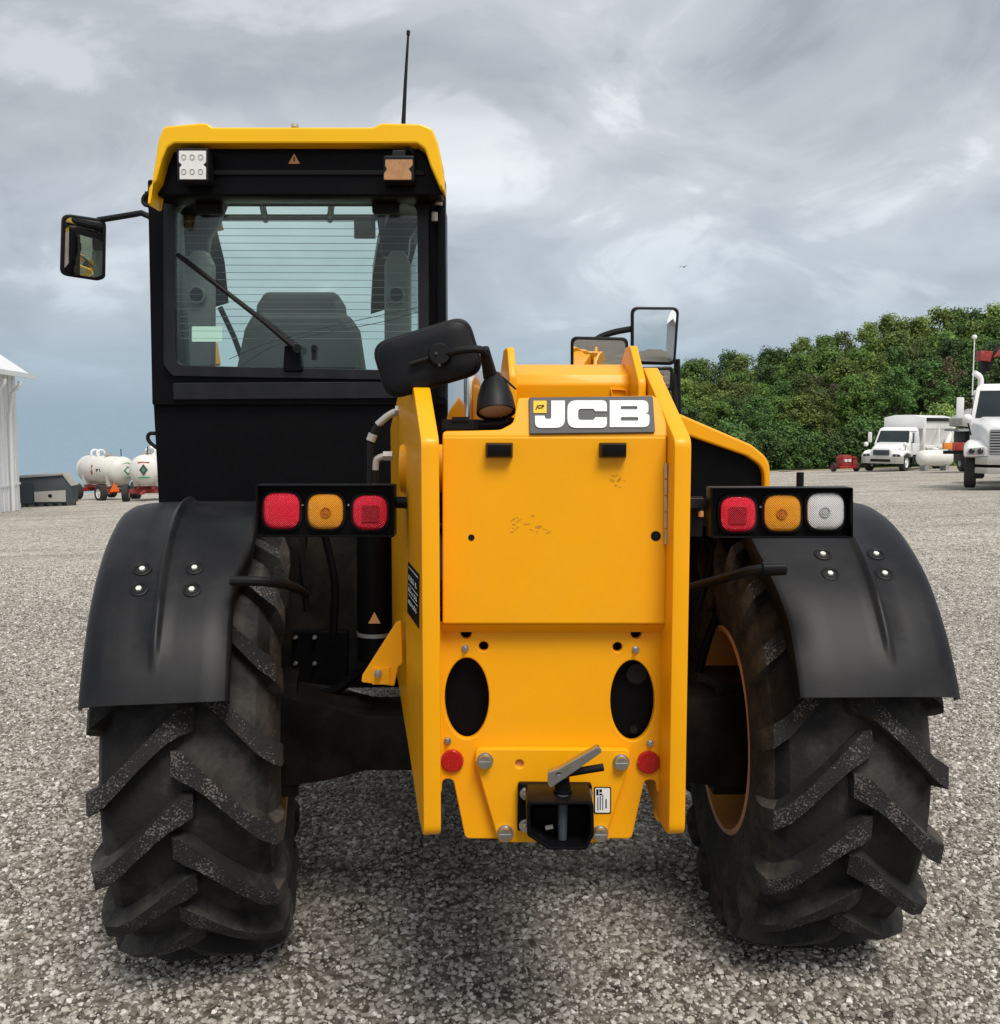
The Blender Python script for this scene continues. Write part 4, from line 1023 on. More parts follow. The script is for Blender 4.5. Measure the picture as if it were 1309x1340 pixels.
    bm = bmesh.new(); tube(bm, [P(388, 456, Yw), P(345, 420, Yw), P(300, 386, Yw - .004)], [.012, .0062], 8); 
    cyl(bm, P(389, 456, Yw + .035), P(389, 456, Yw - .015), .014, seg=16); wp = obj('wiper_arm', bm, M['matte'], T)
    bm = bmesh.new(); tube(bm, [P(352, 425, Yw + .012), P(292, 379, Yw + .012), P(232, 333, Yw + .014)], .0085, 6); obj('wiper_blade', bm, M['matte'], wp)
    plate('wiper_motor_cover', [rnd([(372, 452), (392, 452), (396, 486), (370, 486)], 3)], YC - .032, .02, BLK, T, .004)
    bm = bmesh.new(); cyl(bm, P(411, 455, YC - .012), P(411, 455, YC - .03), .0095, seg=14); c = P(411, 462, YC - .02); box(bm, (c.x - .007, YC - .026, c.z - .022), (c.x + .007, YC - .012, c.z + .012)); obj('window_latch', bm, M['matte'], T, bevel=.002)
    for xx0, xx1, sx in ((254, 291, 270), (486, 523, 504)):
        h = plate('window_hinge', [rnd([(xx0, 250), (xx1, 250), (xx1 - 1, 279), (xx0 + 1, 279)], 4)], YC - .045, .03, M['matte'], T, .004)
        hexbolt('hinge_screw', sx, 268, YC - .045, 3.0, h, m=M['trim'], slot=False, washer=False, depth=.003)
    # right hand pillar tube with its fittings
    bm = bmesh.new(); tube(bm, [P(577, 262, YC - .04), P(578, 420, YC - .04), P(578, 520, YC - .04)], .016, 12); pt_ = obj('cab_tube', bm, BLK, T)
    bm = bmesh.new(); cyl(bm, P(569, 278, YC - .06), P(569, 289, YC - .06), .010, seg=10); cyl(bm, P(574, 268, YC - .06), P(576, 259, YC - .06), .012, seg=8); obj('tube_fitting', bm, M['dull_silver'], pt_)
    return fr_
cab()

def roof():
    top = [(194, 268), (199, 234), (207, 182), (214, 165), (262, 160.5), (271, 161), (279, 166), (488, 166), (500, 160.5), (551, 161.5), (566, 168), (573, 186), (579, 214), (582, 250)]
    inn = [(581, 250), (575, 243), (563, 216), (556, 195), (546, 187.5), (228, 187.5), (219, 193), (212, 210), (205, 236), (198, 246), (196, 268)]
    top = rnd(top, [0, 4, 8, 7, 4, 4, 4, 4, 4, 8, 10, 8, 4, 0], 3)
    inn = rnd(inn, [0, 4, 6, 8, 6, 6, 8, 6, 6, 4, 0], 3)
    r = plate('roof_cap', [top + inn], YR, .10, M['yellow_roof'], T, .006, 30)
    # body of the roof: rear deck, and a beam along each side of the roof window
    def ring(Y, px_pts, dz):
        return [Vector((P(x, y, YR).x - .19 * (Y - YR), Y, P(x, y, YR).z + dz)) for x, y in px_pts]
    for pts in ([(206, 212), (208, 184), (216, 169), (246, 168), (250, 186), (222, 192), (214, 212)], [(575, 212), (572, 188), (564, 169), (534, 168), (530, 186), (557, 192), (567, 212)]):
        bm = bmesh.new(); loft(bm, [ring(YR + y, pts, dz) for y, dz in ((.09, -.004), (.6, .0), (1.0, -.015), (1.15, -.04))]); bmesh.ops.recalc_face_normals(bm, faces=bm.faces); obj('roof_beam', bm, M['yellow_roof'], r, 40)
    bm = bmesh.new(); loft(bm, [ring(YR + y, [(246, 168.5), (534, 168.5), (534, 184), (246, 184)], -.004) for y in (.09, .34)]); bmesh.ops.recalc_face_normals(bm, faces=bm.faces); obj('roof_deck', bm, M['yellow_roof'], r, 40)
    # black rear visor below the cap
    v = plate('roof_visor', [rnd([(197, 256), (200, 240), (212, 205), (224, 184), (550, 184), (562, 212), (574, 240), (581, 256)], 5)], YR + .06, .12, BLK, T, .006)
    plate('visor_ledge', [rect(230, 222, 556, 229, 2)], YR + .052, .02, M['matte'], v, .003)
    plate('warning_sticker', [[(385, 200.5), (392.5, 214), (377.5, 214)]], YR + .0585, .001, M['amber_sticker'], v, .0002)
    plate('sticker_mark', [rect(384.2, 205, 385.8, 211)], YR + .0578, .001, M['decal_black'], v, .0001)
    rg = random.Random(2)
    # led lamp
    sq = rnd([(230.5, 193.5), (272.5, 193.5), (273, 237.5), (232, 237.5)], 3)
    l = plate('led_work_light', [sq], YR - .012, .06, M['matte'], T, .004)
    face = rnd([(234, 197), (269.5, 197), (269.5, 212), (266, 215.5), (269.5, 219), (269.5, 234.5), (235, 234.5), (235, 219), (238, 215.5), (234, 212)], 1)
    plate('lamp_face', [face], YR - .016, .006, M['lens_led'], l, .001)
    for px in (240.5, 251.5, 262.5):
        for py in (205.5, 224.5):
            bm = bmesh.new(); c = P(px, py, YR - .0165); lathe(bm, [(c.y + .002, .0085), (c.y - .001, .008), (c.y - .0005, .0065), (c.y + .001, .003), (c.y + .001, .0003)], 'Y', 16, M=Matrix.Translation((c.x, 0, c.z))); obj('led_cell', bm, M['led_dot'], l)
    l2 = plate('amber_work_light', [rnd([(502, 203), (542, 203), (542, 237), (501, 237)], 3)], YR + .0, .06, M['matte'], T, .004)
    face = rnd([(504.5, 208.5), (540, 208.5), (540, 216), (535, 221), (538.5, 226), (538.5, 235), (502.5, 235), (502.5, 227), (506.5, 221), (504, 217)], 1)
    plate('lamp_face', [face], YR - .004, .006, M['lens_tan'], l2, .001)
    plate('lamp_mount', [rnd([(514, 196), (530, 196), (531, 204), (513, 204)], 1)], YR + .01, .04, M['trim'], l2, .002)
    bm = bmesh.new(); tube(bm, [P(529, 200, YR + .02), P(534, 193, YR + .02), P(540, 198, YR + .02), P(541, 206, YR + .03)], .005, 8, 2); obj('lamp_cable', bm, M['matte'], l2)
    # mirror bracket on the left and roof knob
    bm = bmesh.new(); tube(bm, [P(195, 252, YR + .1), P(187.5, 258, YR + .1), P(187.5, 267, YR + .1), P(196, 269, YR + .1)], .007, 8, 1); obj('gutter_clip', bm, M['matte'], T)
    bm = bmesh.new(); c = P(386, 165, YR + .15); lathe(bm, [(c.z - .004, .012), (c.z + .006, .011), (c.z + .008, .001)], 'Z', 16, M=Matrix.Translation((c.x, c.y, 0))); obj('roof_knob', bm, M['dull_silver'], r)
    bm = bmesh.new(); tube(bm, [P(528, 162, YR + .2), P(531, 100, YR + .2), P(534.5, 43, YR + .2)], [.0072, .0032], 8, 1); cyl(bm, P(534.3, 46, YR + .2), P(534.6, 40, YR + .2), .0058, seg=8); obj('antenna', bm, M['matte'], T)
roof()

def side_mirror(pts, rad, Y, armpts, rz=0.0, tilt=0.0, nm='side_mirror', end=None):
    cx = (max(p[0] for p in pts) + min(p[0] for p in pts)) / 2; cy = (max(p[1] for p in pts) + min(p[1] for p in pts)) / 2
    c0 = P(cx, cy, Y); k = 1 / cos(rz)
    Rm = Matrix.Translation(c0) @ Matrix.Rotation(rz, 4, 'Z') @ Matrix.Rotation(tilt, 4, 'X')
    loc = lambda lp: [((P(x, y, Y).x - c0.x) * k, P(x, y, Y).z - c0.z) for x, y in lp]
    fl_ = Rm @ axes((0, 0, 0), (1, 0, 0), (0, 0, 1), (0, -1, 0))
    o = slab(nm, [loc(rnd(pts, rad, 6))], fl_, .03, M['matte'], T, .006)
    sx = 1 - 4.0 / (max(p[0] for p in pts) - cx); sy = 1 - 4.0 / (max(p[1] for p in pts) - cy)
    lp = loc(rnd([(cx + (x - cx) * sx, cy + (y - cy) * sy) for x, y in pts], rad * .8, 6))
    bm = bmesh.new(); rings = []
    rm = max(sqrt(x * x + y * y) for x, y in lp)
    for s_ in (1, .85, .7, .55, .4, .25, .1, .01):      # slightly convex glass
        rings.append([Rm @ Vector((x * s_, -.0035 - .003 * (1 - (x * x + y * y) * s_ * s_ / rm / rm), y * s_)) for x, y in lp])
    R = loft(bm, rings, cap=False); bm.faces.new(R[-1]); bmesh.ops.recalc_face_normals(bm, faces=bm.faces)
    obj('mirror_glass', bm, M['mirror'], o, 80)
    if armpts:
        bm = bmesh.new(); tube(bm, [P(x, y, Y + .03) for x, y in armpts] + ([Vector(end)] if end else []), .0135, 10, 2); obj('mirror_arm', bm, M['matte'], o)
    return o
side_mirror([(86, 282), (133, 285), (134, 362), (126, 366), (86, 362)], 10, 4.5, [(128, 288), (160, 283), (200, 276)], rz=radians(30), tilt=radians(9), end=(-1.36, 4.5, 2.17))
side_mirror([(826, 401), (889, 402), (884, 478), (826, 476)], 9, 4.3, [(828, 430), (800, 435), (778, 444), (760, 470)], rz=radians(-4), tilt=radians(1.5))
side_mirror([(747, 440), (822, 442), (822, 520), (747, 520)], 9, 4.1, None, rz=radians(-4), tilt=radians(6))
side_mirror([(838, 481), (881, 480), (880, 512), (838, 512)], 5, 4.25, [(881, 490), (884, 530), (886, 600)], rz=radians(-5), tilt=radians(9))
bm = bmesh.new(); tube(bm, [P(886, 470, 4.36), P(888, 540, 4.4), P(890, 640, 4.4)], .014, 8); obj('mirror_post', bm, M['matte'], T)

# ------------------------------------------------------------------ background
def gp(px, D):
    """ground point straight under the photo column px at distance D"""
    x = (px - CX) / (F * CP) * D
    return Vector((x, D, gz(x, D)))
def recalc(bm): bmesh.ops.recalc_face_normals(bm, faces=bm.faces)

def barn(A, B, wall_h, depth, roof_h, label, over=.55, name='metal_barn', pipes=(), ribs=.45):
    """A->B is the long wall that shows; the building lies to the left of that line"""
    v = (B - A); L_ = Vector((v.x, v.y, 0)).length; v = Vector((v.x, v.y, 0)).normalized(); n = Vector((-v.y, v.x, 0))
    base = min(A.z, B.z) - .05
    t = thing(name, (A.x, A.y, base), label, 'barn')
    Mx = axes((A.x, A.y, base), v, n, (0, 0, 1))
    def ob(nm, bm, m, par=t, **k):
        recalc(bm); bmesh.ops.transform(bm, matrix=Mx, verts=bm.verts); return obj(nm, bm, m, par, **k)
    bm = bmesh.new(); hp_ = wall_h
    loft(bm, [[(x, 0, 0), (x, depth, 0), (x, depth, hp_), (x, depth / 2, hp_ + roof_h - .02), (x, 0, hp_)] for x in (0, L_)])
    wl = ob('wall', bm, M['barn_white'])
    rb = bmesh.new()
    x = .05
    while x < L_: box(rb, (x, -.03, 0), (x + .10, .002, hp_ - .02)); x += ribs
    box(rb, (-.03, -.04, .95), (L_ + .03, -.001, 1.02))
    ob('wall_rib', rb, M['barn_white'], wl)['kind'] = 'stuff'
    for side in (0, 1):
        bm = bmesh.new(); sl = roof_h / (depth / 2)
        y0, y1 = (-over, depth / 2) if side == 0 else (depth + over, depth / 2)
        z0 = hp_ - over * sl
        pr = [(y0, z0), (y1, hp_ + roof_h), (y1, hp_ + roof_h + .12), (y0, z0 + .12)]
        loft(bm, [[(x, y, z) for y, z in pr] for x in (-over, L_ + over)])
        rf = ob('roof', bm, M['barn_white'])
        if side == 0:
            bm = bmesh.new(); k = -over
            while k < L_ + over:
                loft(bm, [[(k + dx, y0, z0 + .12 + h) for dx, h in ((0, 0), (.05, 0), (.05, .03), (0, .03))], [(k + dx, y1, hp_ + roof_h + .12 + h) for dx, h in ((0, 0), (.05, 0), (.05, .03), (0, .03))]]); k += .6
            ob('roof_rib', bm, M['barn_white'], rf)['kind'] = 'stuff'
            bm = bmesh.new(); box(bm, (-over, y0 - .12, z0 - .02), (L_ + over, y0 - .005, z0 + .14)); ob('gutter', bm, M['white'], rf)
    for d in pipes:
        bm = bmesh.new(); tube(bm, [(d, -over - .05, hp_ - .45), (d, -over - .05, hp_ - .62), (d, -.12, hp_ - .95), (d, -.1, 1.5), (d, -.1, .05)], .07, 8, 1); ob('downpipe', bm, M['white'], t, smooth=50)
    return t, Mx, L_
B_ = gp(27, 35.5); A_ = gp(-95, 27.5); 
barn(A_, B_, 5.0, 11, 3.9, 'white ribbed metal barn with downpipes beside the grey steel bin', pipes=(7.0, 5.4), over=.42)

def wheel_simple(parent, c, r, w, axis, rim_m, tl=Matrix()):
    e = bpy.data.objects.new('wheel', None); e.empty_display_size = .1; e.location = c; COL.objects.link(e); e.parent = parent
    bm = bmesh.new(); lathe(bm, [(-w / 2, r * .55), (-w / 2, r * .9), (-w * .38, r), (w * .38, r), (w / 2, r * .9), (w / 2, r * .55)], 'X', 28)
    recalc(bm); o = obj('tyre', bm, M['tyre_plain'], e, local=True)
    bm = bmesh.new(); lathe(bm, [(-w * .46, r * .56), (-w * .42, r * .5), (-w * .3, r * .42), (-w * .3, r * .2), (-w * .5, r * .16), (-w * .5, .001)], 'X', 24)
    lathe(bm, [(w * .46, r * .56), (w * .42, r * .5), (w * .3, r * .42), (w * .3, r * .2), (w * .5, r * .16), (w * .5, .001)], 'X', 24)
    recalc(bm); obj('rim', bm, rim_m, e, local=True)
    return e
def lobj(nm, bm, m, par, **k):
    recalc(bm); return obj(nm, bm, m, par, local=True, **k)

# --- grey bin trailer
def grey_bin():
    D = 38.0; c = gp(60, D); s = D / F
    wd = 68 * s; t = thing('steel_bin', c, 'dark grey steel bin with silver lower panel and sloped lid beside the white barn', 'bin', rz=radians(8))
    h = 44 * s; x0, x1 = -wd / 2, wd / 2
    bm = bmesh.new(); loft(bm, [[(x0, y, .12), (x1 - .0, y, .12), (x1, y, h * .62), (x1 - .35, y, h - .1), (x0, y, h - .2)] for y in (0, .8)]); lobj('body', bm, M['dark_grey'], t, bevel=.03)
    bm = bmesh.new(); loft(bm, [[(x0 - .06, y, h - .2), (x1 - .34, y, h - .09), (x1 - .30, y, h), (x0 - .06, y, h - .1)] for y in (-.08, .9)]); lobj('lid', bm, M['grey_steel'], t, bevel=.02)
    bm = bmesh.new(); loft(bm, [[(x1 - .36, y, h - .02), (x1 - .3, y, h), (x1 + .03, y, h * .62), (x1 - .02, y, h * .60)] for y in (-.05, .85)]); lobj('end_flap', bm, M['dull_silver'], t)
    a, b = x0 + 21 * s, x1 - 8 * s
    slabM = axes((0, -.06, 0), (1, 0, 0), (0, 0, 1), (0, -1, 0))
    o = slab('lower_panel', [[(a, .18), (b, .18), (b, .62), (a, .56)], ell((a + b) / 2, .40, .075)], parent_world(t) @ slabM, .05, M['dull_silver'], t, .005)
    bm = bmesh.new(); cyl(bm, ((a + b) / 2, -.03, .40), ((a + b) / 2, .05, .40), .08, seg=20); lobj('outlet', bm, M['decal_black'], t)
    bm = bmesh.new(); box(bm, (x0 + .02, -.05, .14), (a - .05, -.001, h * .70)); lobj('side_panel', bm, mat('slate_panel', (.03, .038, .047), .5), t)
    for k in range(6):
        bm = bmesh.new(); xx = x0 + .1 + k * (wd - .3) / 5; box(bm, (xx, .0, -.02), (xx + .14, .7, .119)); lobj('skid_foot', bm, M['dark_grey'], t)
grey_bin()

# --- ammonia nurse tanks on red running gear
def nurse_tank(px, D, rz, label, length, mark):
    c = gp(px, D); t = thing('nurse_tank_wagon', c, label, 'tank wagon', rz=rz)
    R = .60; zc = 1.36
    prof = [(-length / 2 - .28, .001), (-length / 2 - .27, .15), (-length / 2 - .2, .36), (-length / 2 - .1, .52), (-length / 2, R), (length / 2, R), (length / 2 + .1, .52), (length / 2 + .2, .36), (length / 2 + .27, .15), (length / 2 + .28, .001)]
    bm = bmesh.new(); lathe(bm, prof, 'Y', 40, M=Matrix.Translation((0, 0, zc))); tk = lobj('tank', bm, M['tank_white'], t, smooth=50)
    for yy in (-length / 2 + .02, 0.0, length / 2 - .02):
        bm = bmesh.new(); lathe(bm, [(yy - .02, R), (yy - .02, R + .012), (yy + .02, R + .012), (yy + .02, R)], 'Y', 40, M=Matrix.Translation((0, 0, zc))); lobj('weld_band', bm, M['tank_white'], tk)
    for yy in (length * .30, length * .12):
        bm = bmesh.new(); tube(bm, [(.0 + .19 * cos(a), yy, zc + R + .10 + .17 * sin(a)) for a in [2 * pi * k / 14 for k in range(15)]], .05, 8); lobj('valve_guard', bm, M['white'], tk)
    bm = bmesh.new(); cyl(bm, (0, -.3, zc + R - .02), (0, -.3, zc + R + .16), .12, seg=14); cyl(bm, (0, -.15, zc + R), (0, -.15, zc + R + .32), .035, seg=8); box(bm, (-.25, -.45, zc + R + .03), (.2, -.33, zc + R + .1)); lobj('valve', bm, M['dull_silver'], tk)
    bm = bmesh.new(); cyl(bm, (.1, -length / 2 + .25, zc + R - .05), (.1, -length / 2 + .25, zc + R + .34), .02, seg=8); lobj('vent_pipe', bm, M['matte'], tk)
    # placards on the near end
    yend = -length / 2 - .285
    Me = parent_world(t) @ axes((0, yend, zc), (1, 0, 0), (0, 0, 1), (0, -1, 0))
    dm = lambda r: [(0, r), (r, 0), (0, -r), (-r, 0)]
    if mark == 0:
        ox = .1
        slab('placard', [[(x + ox, y) for x, y in dm(.20)]], Me, .015, M['green_print'], tk, .001, 0)
        slab('placard_inner', [[(x + ox, y) for x, y in dm(.11)]], Me @ Matrix.Translation((0, 0, .004)), .01, M['white'], tk, .001, 0)
        for k in range(9):
            a = radians(30 + 15 * k); a2 = radians(210 + 15 * k)
            for an in (a, a2): slab('end_lettering', [[(x + ox + .33 * cos(an), y + .33 * sin(an)) for x, y in rect(-.022, -.03, .022, .03)]], Me @ Matrix.Translation((0, 0, -.06)), .07, M['green_print'], tk, .001, 0)
    else:
        slab('placard', [[(x * .7, y) for x, y in dm(.24)]], Me, .015, M['dark_grey'], tk, .001, 0)
        slab('placard_inner', [[(x * .7, y) for x, y in dm(.11)]], Me @ Matrix.Translation((0, 0, .004)), .01, M['green_print'], tk, .001, 0)
        slab('end_lettering', [rect(-.22, -.34, .22, -.29)], Me @ Matrix.Translation((0, 0, -.05)), .07, M['green_print'], tk, .001, 0)
        slab('end_lettering', [rect(-.22, .29, .22, .33)], Me @ Matrix.Translation((0, 0, -.05)), .07, M['red_print'], tk, .001, 0)
    # side marks
    for y0, pts, m in ((.15, [(0, .2), (.12, .22), (.06, .05), (.16, -.05), (.02, -.22), (-.06, -.1), (.05, .04)], M['red_print']), (-.38, [(-.1, .06), (.1, .06), (.1, .02), (-.08, -.08), (-.1, -.03)], M['dark_grey']), (-.60, [(-.05, .06), (.05, .06), (.05, -.08), (0, -.08)], M['dark_grey'])):
        sd = -1
        slab('side_mark', [[(x, y) for x, y in pts]], parent_world(t) @ axes((sd * (R + .008), y0, zc), (0, -1, 0), (0, 0, 1), (sd, 0, 0)), .05, m, tk, .001, 0)
    # running gear
    bm = bmesh.new(); box(bm, (-.35, -length / 2 + .1, .55), (-.25, length / 2 - .1, .67)); box(bm, (.25, -length / 2 + .1, .55), (.35, length / 2 - .1, .67))
    for yy in (-length * .36, length * .36): box(bm, (-.75, yy - .07, .36), (.75, yy + .07, .545))
    box(bm, (-.05, -length / 2 - 1.1, .40), (.05, length / 2, .50))
    lobj('running_gear', bm, M['red_paint'], t)
    for yy in (-length * .36, length * .36):
        bm = bmesh.new(); loft(bm, [[(-.5, yy - .06, .66), (.5, yy - .06, .66), (.5, yy + .06, .66), (-.5, yy + .06, .66)], [(-.56, yy - .06, zc - .25), (.56, yy - .06, zc - .25), (.56, yy + .06, zc - .25), (-.56, yy + .06, zc - .25)]]); lobj('saddle', bm, M['tank_white'], t)
        for sx in (-1, 1): wheel_simple(t, (sx * .82, yy, .37), .37, .26, 'X', M['tank_white'])
    if mark == 0: slab('slow_vehicle_triangle', [rnd([(-.24, 0), (.24, 0), (0, .42)], .03)], parent_world(t) @ axes((-.45, -length / 2 - .12, .45), (1, 0, 0), (0, 0, 1), (0, -1, 0)), .02, M['orange'], t, .002, 0)
    return t
nurse_tank(140, 45.0, radians(50), 'white nurse tank wagon with green diamond placard and orange triangle beside the grey bin', 2.9, 0)
nurse_tank(198, 42.5, radians(11), 'white nurse tank wagon with dark diamond placard, half behind the yellow telehandler', 2.9, 1)

# --- trucks
def truck(px, D, rz, label, s, kind):
    c = gp(px, D); t = thing('white_truck', c, label, 'truck', rz=rz)
    S = lambda *v: tuple(x * s for x in v)
    def B(nm, parts, m, par=t, bevel=.02, **k):
        bm = bmesh.new()
        for lo, hi in parts: box(bm, S(*lo), S(*hi))
        return lobj(nm, bm, m, par, bevel=bevel * s, **k)
    def LO(nm, rings, m, par=t, bevel=.03, **k):
        bm = bmesh.new(); loft(bm, [[S(*p) for p in r] for r in rings]); return lobj(nm, bm, m, par, bevel=bevel * s, **k)
    tall = kind == 'tractor'
    hz = 1.98 if tall else 1.62        # cowl height
    fz = 1.72 if tall else 1.30        # hood front height
    ct = 2.92 if tall else 2.45
    LO('hood', [[(-.52, .0, .82), (.52, .0, .82), (.58, .0, fz - .12), (.42, .02, fz), (-.42, .02, fz), (-.58, .0, fz - .12)],
                [(-.7, .6, .82), (.7, .6, .82), (.74, .6, fz + .02), (.55, .6, fz + .14), (-.55, .6, fz + .14), (-.74, .6, fz + .02)],
                [(-.95, 1.6, .82), (.95, 1.6, .82), (.98, 1.6, hz - .16), (.72, 1.6, hz), (-.72, 1.6, hz), (-.98, 1.6, hz - .16)]], M['white'], bevel=.05)
    for sx in (-1, 1):
        zt = 1.28 if tall else 1.14
        LO('fender', [[(sx * .50, y0, z0), (sx * 1.12, y0 + .06, z0), (sx * 1.14, y0 + .06, z1 - .12), (sx * 1.02, y0, z1), (sx * .5, y0, z1)] for y0, z0, z1 in ((.02, .90 if tall else .80, zt - .16), (.25, .86, zt), (.75, 1.02, zt + .06), (1.25, .94, zt + .02), (1.55, .78, zt - .1))], M['white'], bevel=.04)
        hl = LO('headlight', [[(sx * .60, -.01, zt - .34), (sx * 1.04, .05, zt - .34), (sx * 1.05, .05, zt - .16), (sx * .62, -.01, zt - .13)], [(sx * .60, .1, zt - .34), (sx * 1.04, .12, zt - .34), (sx * 1.05, .12, zt - .16), (sx * .62, .1, zt - .13)]], M['dull_silver'], bevel=.02)
        for xx in (.72, .93):
            bm = bmesh.new(); lathe(bm, [(-.045 * s, .001), (-.04 * s, .05 * s), (-.02 * s, .075 * s), (.04 * s, .08 * s)], 'Y', 16, M=Matrix.Translation(S(sx * xx, .0, zt - .24))); lobj('lamp_bowl', bm, M['dark_glass'], hl)
    gw = .50 if tall else .44
    z0, z1 = (.95, fz - .10) if tall else (.90, 1.20)
    g = B('grille', [((-gw, -.03, z0), (gw, .03, z1))], M['decal_black'])
    nsl = 9 if tall else 6
    for k in range(nsl):
        zz = z0 + (z1 - z0) * (k + .5) / nsl; B('grille_slat', [((-gw, -.05, zz - .022), (gw, -.028, zz + .022))], M['grey_steel'] if tall else M['dark_grey'], g, .004)
    bw = .84 if tall else 1.15
    for q0, q1 in (((.44, .60), (.68, .88)) if tall else ((.46, .84),)):
        bp = LO('bumper', [[(-bw, .12, zb0), (-bw + .3, -.10, zb0), (bw - .3, -.10, zb0), (bw, .12, zb0), (bw, .3, zb0), (-bw, .3, zb0)] for zb0 in (q0, q1)], M['dull_silver'], bevel=.02)
    B('bumper_opening', [((-.55, -.12, .56), (.55, -.095, .70)) if not tall else ((-.78, .16, .601), (.78, .28, .679))], M['decal_black'], bp, .005)
    # cab
    y0, y1 = 1.55, 3.0
    LO('cab', [[(-1.02, y0, .9), (1.02, y0, .9), (1.02, y1, .9), (-1.02, y1, .9)], [(-1.02, y0, hz - .1), (1.02, y0, hz - .1), (1.02, y1, hz - .1), (-1.02, y1, hz - .1)],
               [(-.90, y0 + .42, ct - .10), (.90, y0 + .42, ct - .10), (.92, y1, ct - .10), (-.92, y1, ct - .10)], [(-.78, y0 + .60, ct), (.78, y0 + .60, ct), (.80, y1 - .1, ct), (-.80, y1 - .1, ct)]], M['white'], bevel=.05)
    za, zb = hz - .04, ct - .2
    f = lambda z: y0 + .42 * (z - (hz - .1)) / (ct - .1 - hz + .1)
    xw = lambda z: .96 - .12 * (z - hz) / (ct - hz)
    LO('windscreen', [[(-xw(za) + .06, f(za) - .02, za), (xw(za) - .06, f(za) - .02, za), (xw(zb) - .06, f(zb) - .02, zb), (-xw(zb) + .06, f(zb) - .02, zb)], [(-xw(za) + .06, f(za) + .03, za), (xw(za) - .06, f(za) + .03, za), (xw(zb) - .06, f(zb) + .03, zb), (-xw(zb) + .06, f(zb) + .03, zb)]], M['dark_glass'], bevel=.02)
    for sx in (-1, 1):
        zm = ct - .3
        LO('side_window', [[(sx * (xw(za) + .06), f(za) + .22, za), (sx * (xw(za) + .06), y1 - .25, za), (sx * (xw(zm) + .06), y1 - .25, zm), (sx * (xw(zm) + .06), f(zm) + .16, zm)], [(sx * (xw(za) - .06), f(za) + .22, za), (sx * (xw(za) - .06), y1 - .25, za), (sx * (xw(zm) - .06), y1 - .25, zm), (sx * (xw(zm) - .06), f(zm) + .16, zm)]], M['dark_glass'], bevel=.01)
        mr = B('mirror', [((sx * 1.30 - .10, y0 + .0, hz - .05), (sx * 1.30 + .10, y0 + .14, hz + .55))], M['white'], bevel=.04)
        B('mirror_bar', [((min(sx * .95, sx * 1.28), y0 + .05, hz + .56), (max(sx * .95, sx * 1.28), y0 + .09, hz + .60)), ((min(sx * .98, sx * 1.28), y0 + .05, hz - .05), (max(sx * .98, sx * 1.28), y0 + .09, hz - .02))], M['matte'], mr, .005)
        bm = bmesh.new(); bmesh.ops.create_uvsphere(bm, u_segments=14, v_segments=10, radius=.13 * s, matrix=Matrix.Translation(S(sx * 1.08, .55, fz + .20))); fm = lobj('hood_mirror', bm, M['white'], t)
        bm = bmesh.new(); tube(bm, [S(sx * .98, .9, fz - .25), S(sx * 1.07, .62, fz + .1)], .02 * s, 6); lobj('mirror_stem', bm, M['matte'], fm)
    B('chassis', [((-.45, .3, .55), (.45, 8.4, .80))], M['decal_black'])
    for sx in (-1, 1):
        wheel_simple(t, S(sx * .96, .82, .50), .50 * s, .30 * s, 'X', M['white'])
        for yy in ((6.4,) if not tall else (6.2, 7.5)): wheel_simple(t, S(sx * .88, yy, .50), .50 * s, .52 * s, 'X', M['white'])
    B('step', [((-1.08, 1.75, .45), (-.6, 2.9, .85)), ((.6, 1.75, .45), (1.08, 2.9, .85))], M['decal_black'])
    if tall:
        for sx in (-1,):
            bm = bmesh.new(); tube(bm, [S(sx * .80, 3.15, .9), S(sx * .80, 3.15, ct + .12), S(sx * .84, 3.10, ct + .26), S(sx * 1.0, 3.0, ct + .36)], .085 * s, 12, 1); lobj('exhaust_stack', bm, M['white'], t)
            bm = bmesh.new(); tube(bm, [S(sx * 1.0, y0 + .1, hz + .5), S(sx * 1.0, y0 + .1, ct + 1.28)], .016 * s, 6); bmesh.ops.create_uvsphere(bm, u_segments=10, v_segments=8, radius=.07 * s, matrix=Matrix.Translation(S(sx * 1.0, y0 + .1, ct + 1.3))); lobj('cb_antenna', bm, M['white'], t)
        B('sleeper', [((-1.0, 3.0, .9), (1.0, 3.9, ct - .15))], M['white'], bevel=.06)
    else:
        # feed body: high white box, open side, black band, spout
        bx = LO('box_body', [[(-1.15, 3.25, 2.35), (1.15, 3.25, 2.35), (1.15, 3.25, 3.0), (.5, 3.25, 3.14), (-.5, 3.25, 3.14), (-1.15, 3.25, 3.0)], [(-1.15, 8.2, 2.35), (1.15, 8.2, 2.35), (1.15, 8.2, 3.0), (.5, 8.2, 3.14), (-.5, 8.2, 3.14), (-1.15, 8.2, 3.0)]], M['white'], bevel=.03)
        B('roll_tarp', [((1.152, 3.5, 2.78), (1.24, 8.1, 2.98)), ((-1.24, 3.5, 2.78), (-1.152, 8.1, 2.98))], M['decal_black'], bx, .02)
        LO('hopper', [[(-1.12, 3.6, 2.349), (1.12, 3.6, 2.349), (1.12, 8.1, 2.349), (-1.12, 8.1, 2.349)], [(-.6, 3.9, 1.2), (.6, 3.9, 1.2), (.6, 7.8, 1.2), (-.6, 7.8, 1.2)]], M['white'], bx)
        for yy in (3.3, 5.7, 8.1):
            for sx in (-1, 1): B('body_post', [((sx * 1.12 - .06, yy - .06, .8), (sx * 1.12 + .06, yy + .06, 2.36))], M['white'], bx, .01)
        B('side_rail', [((-1.16, 3.3, 1.30), (-1.08, 8.1, 1.38)), ((1.08, 3.3, 1.30), (1.16, 8.1, 1.38)), ((-1.1, 3.26, .82), (-1.0, 3.32, 2.34))], M['white'], bx, .01)
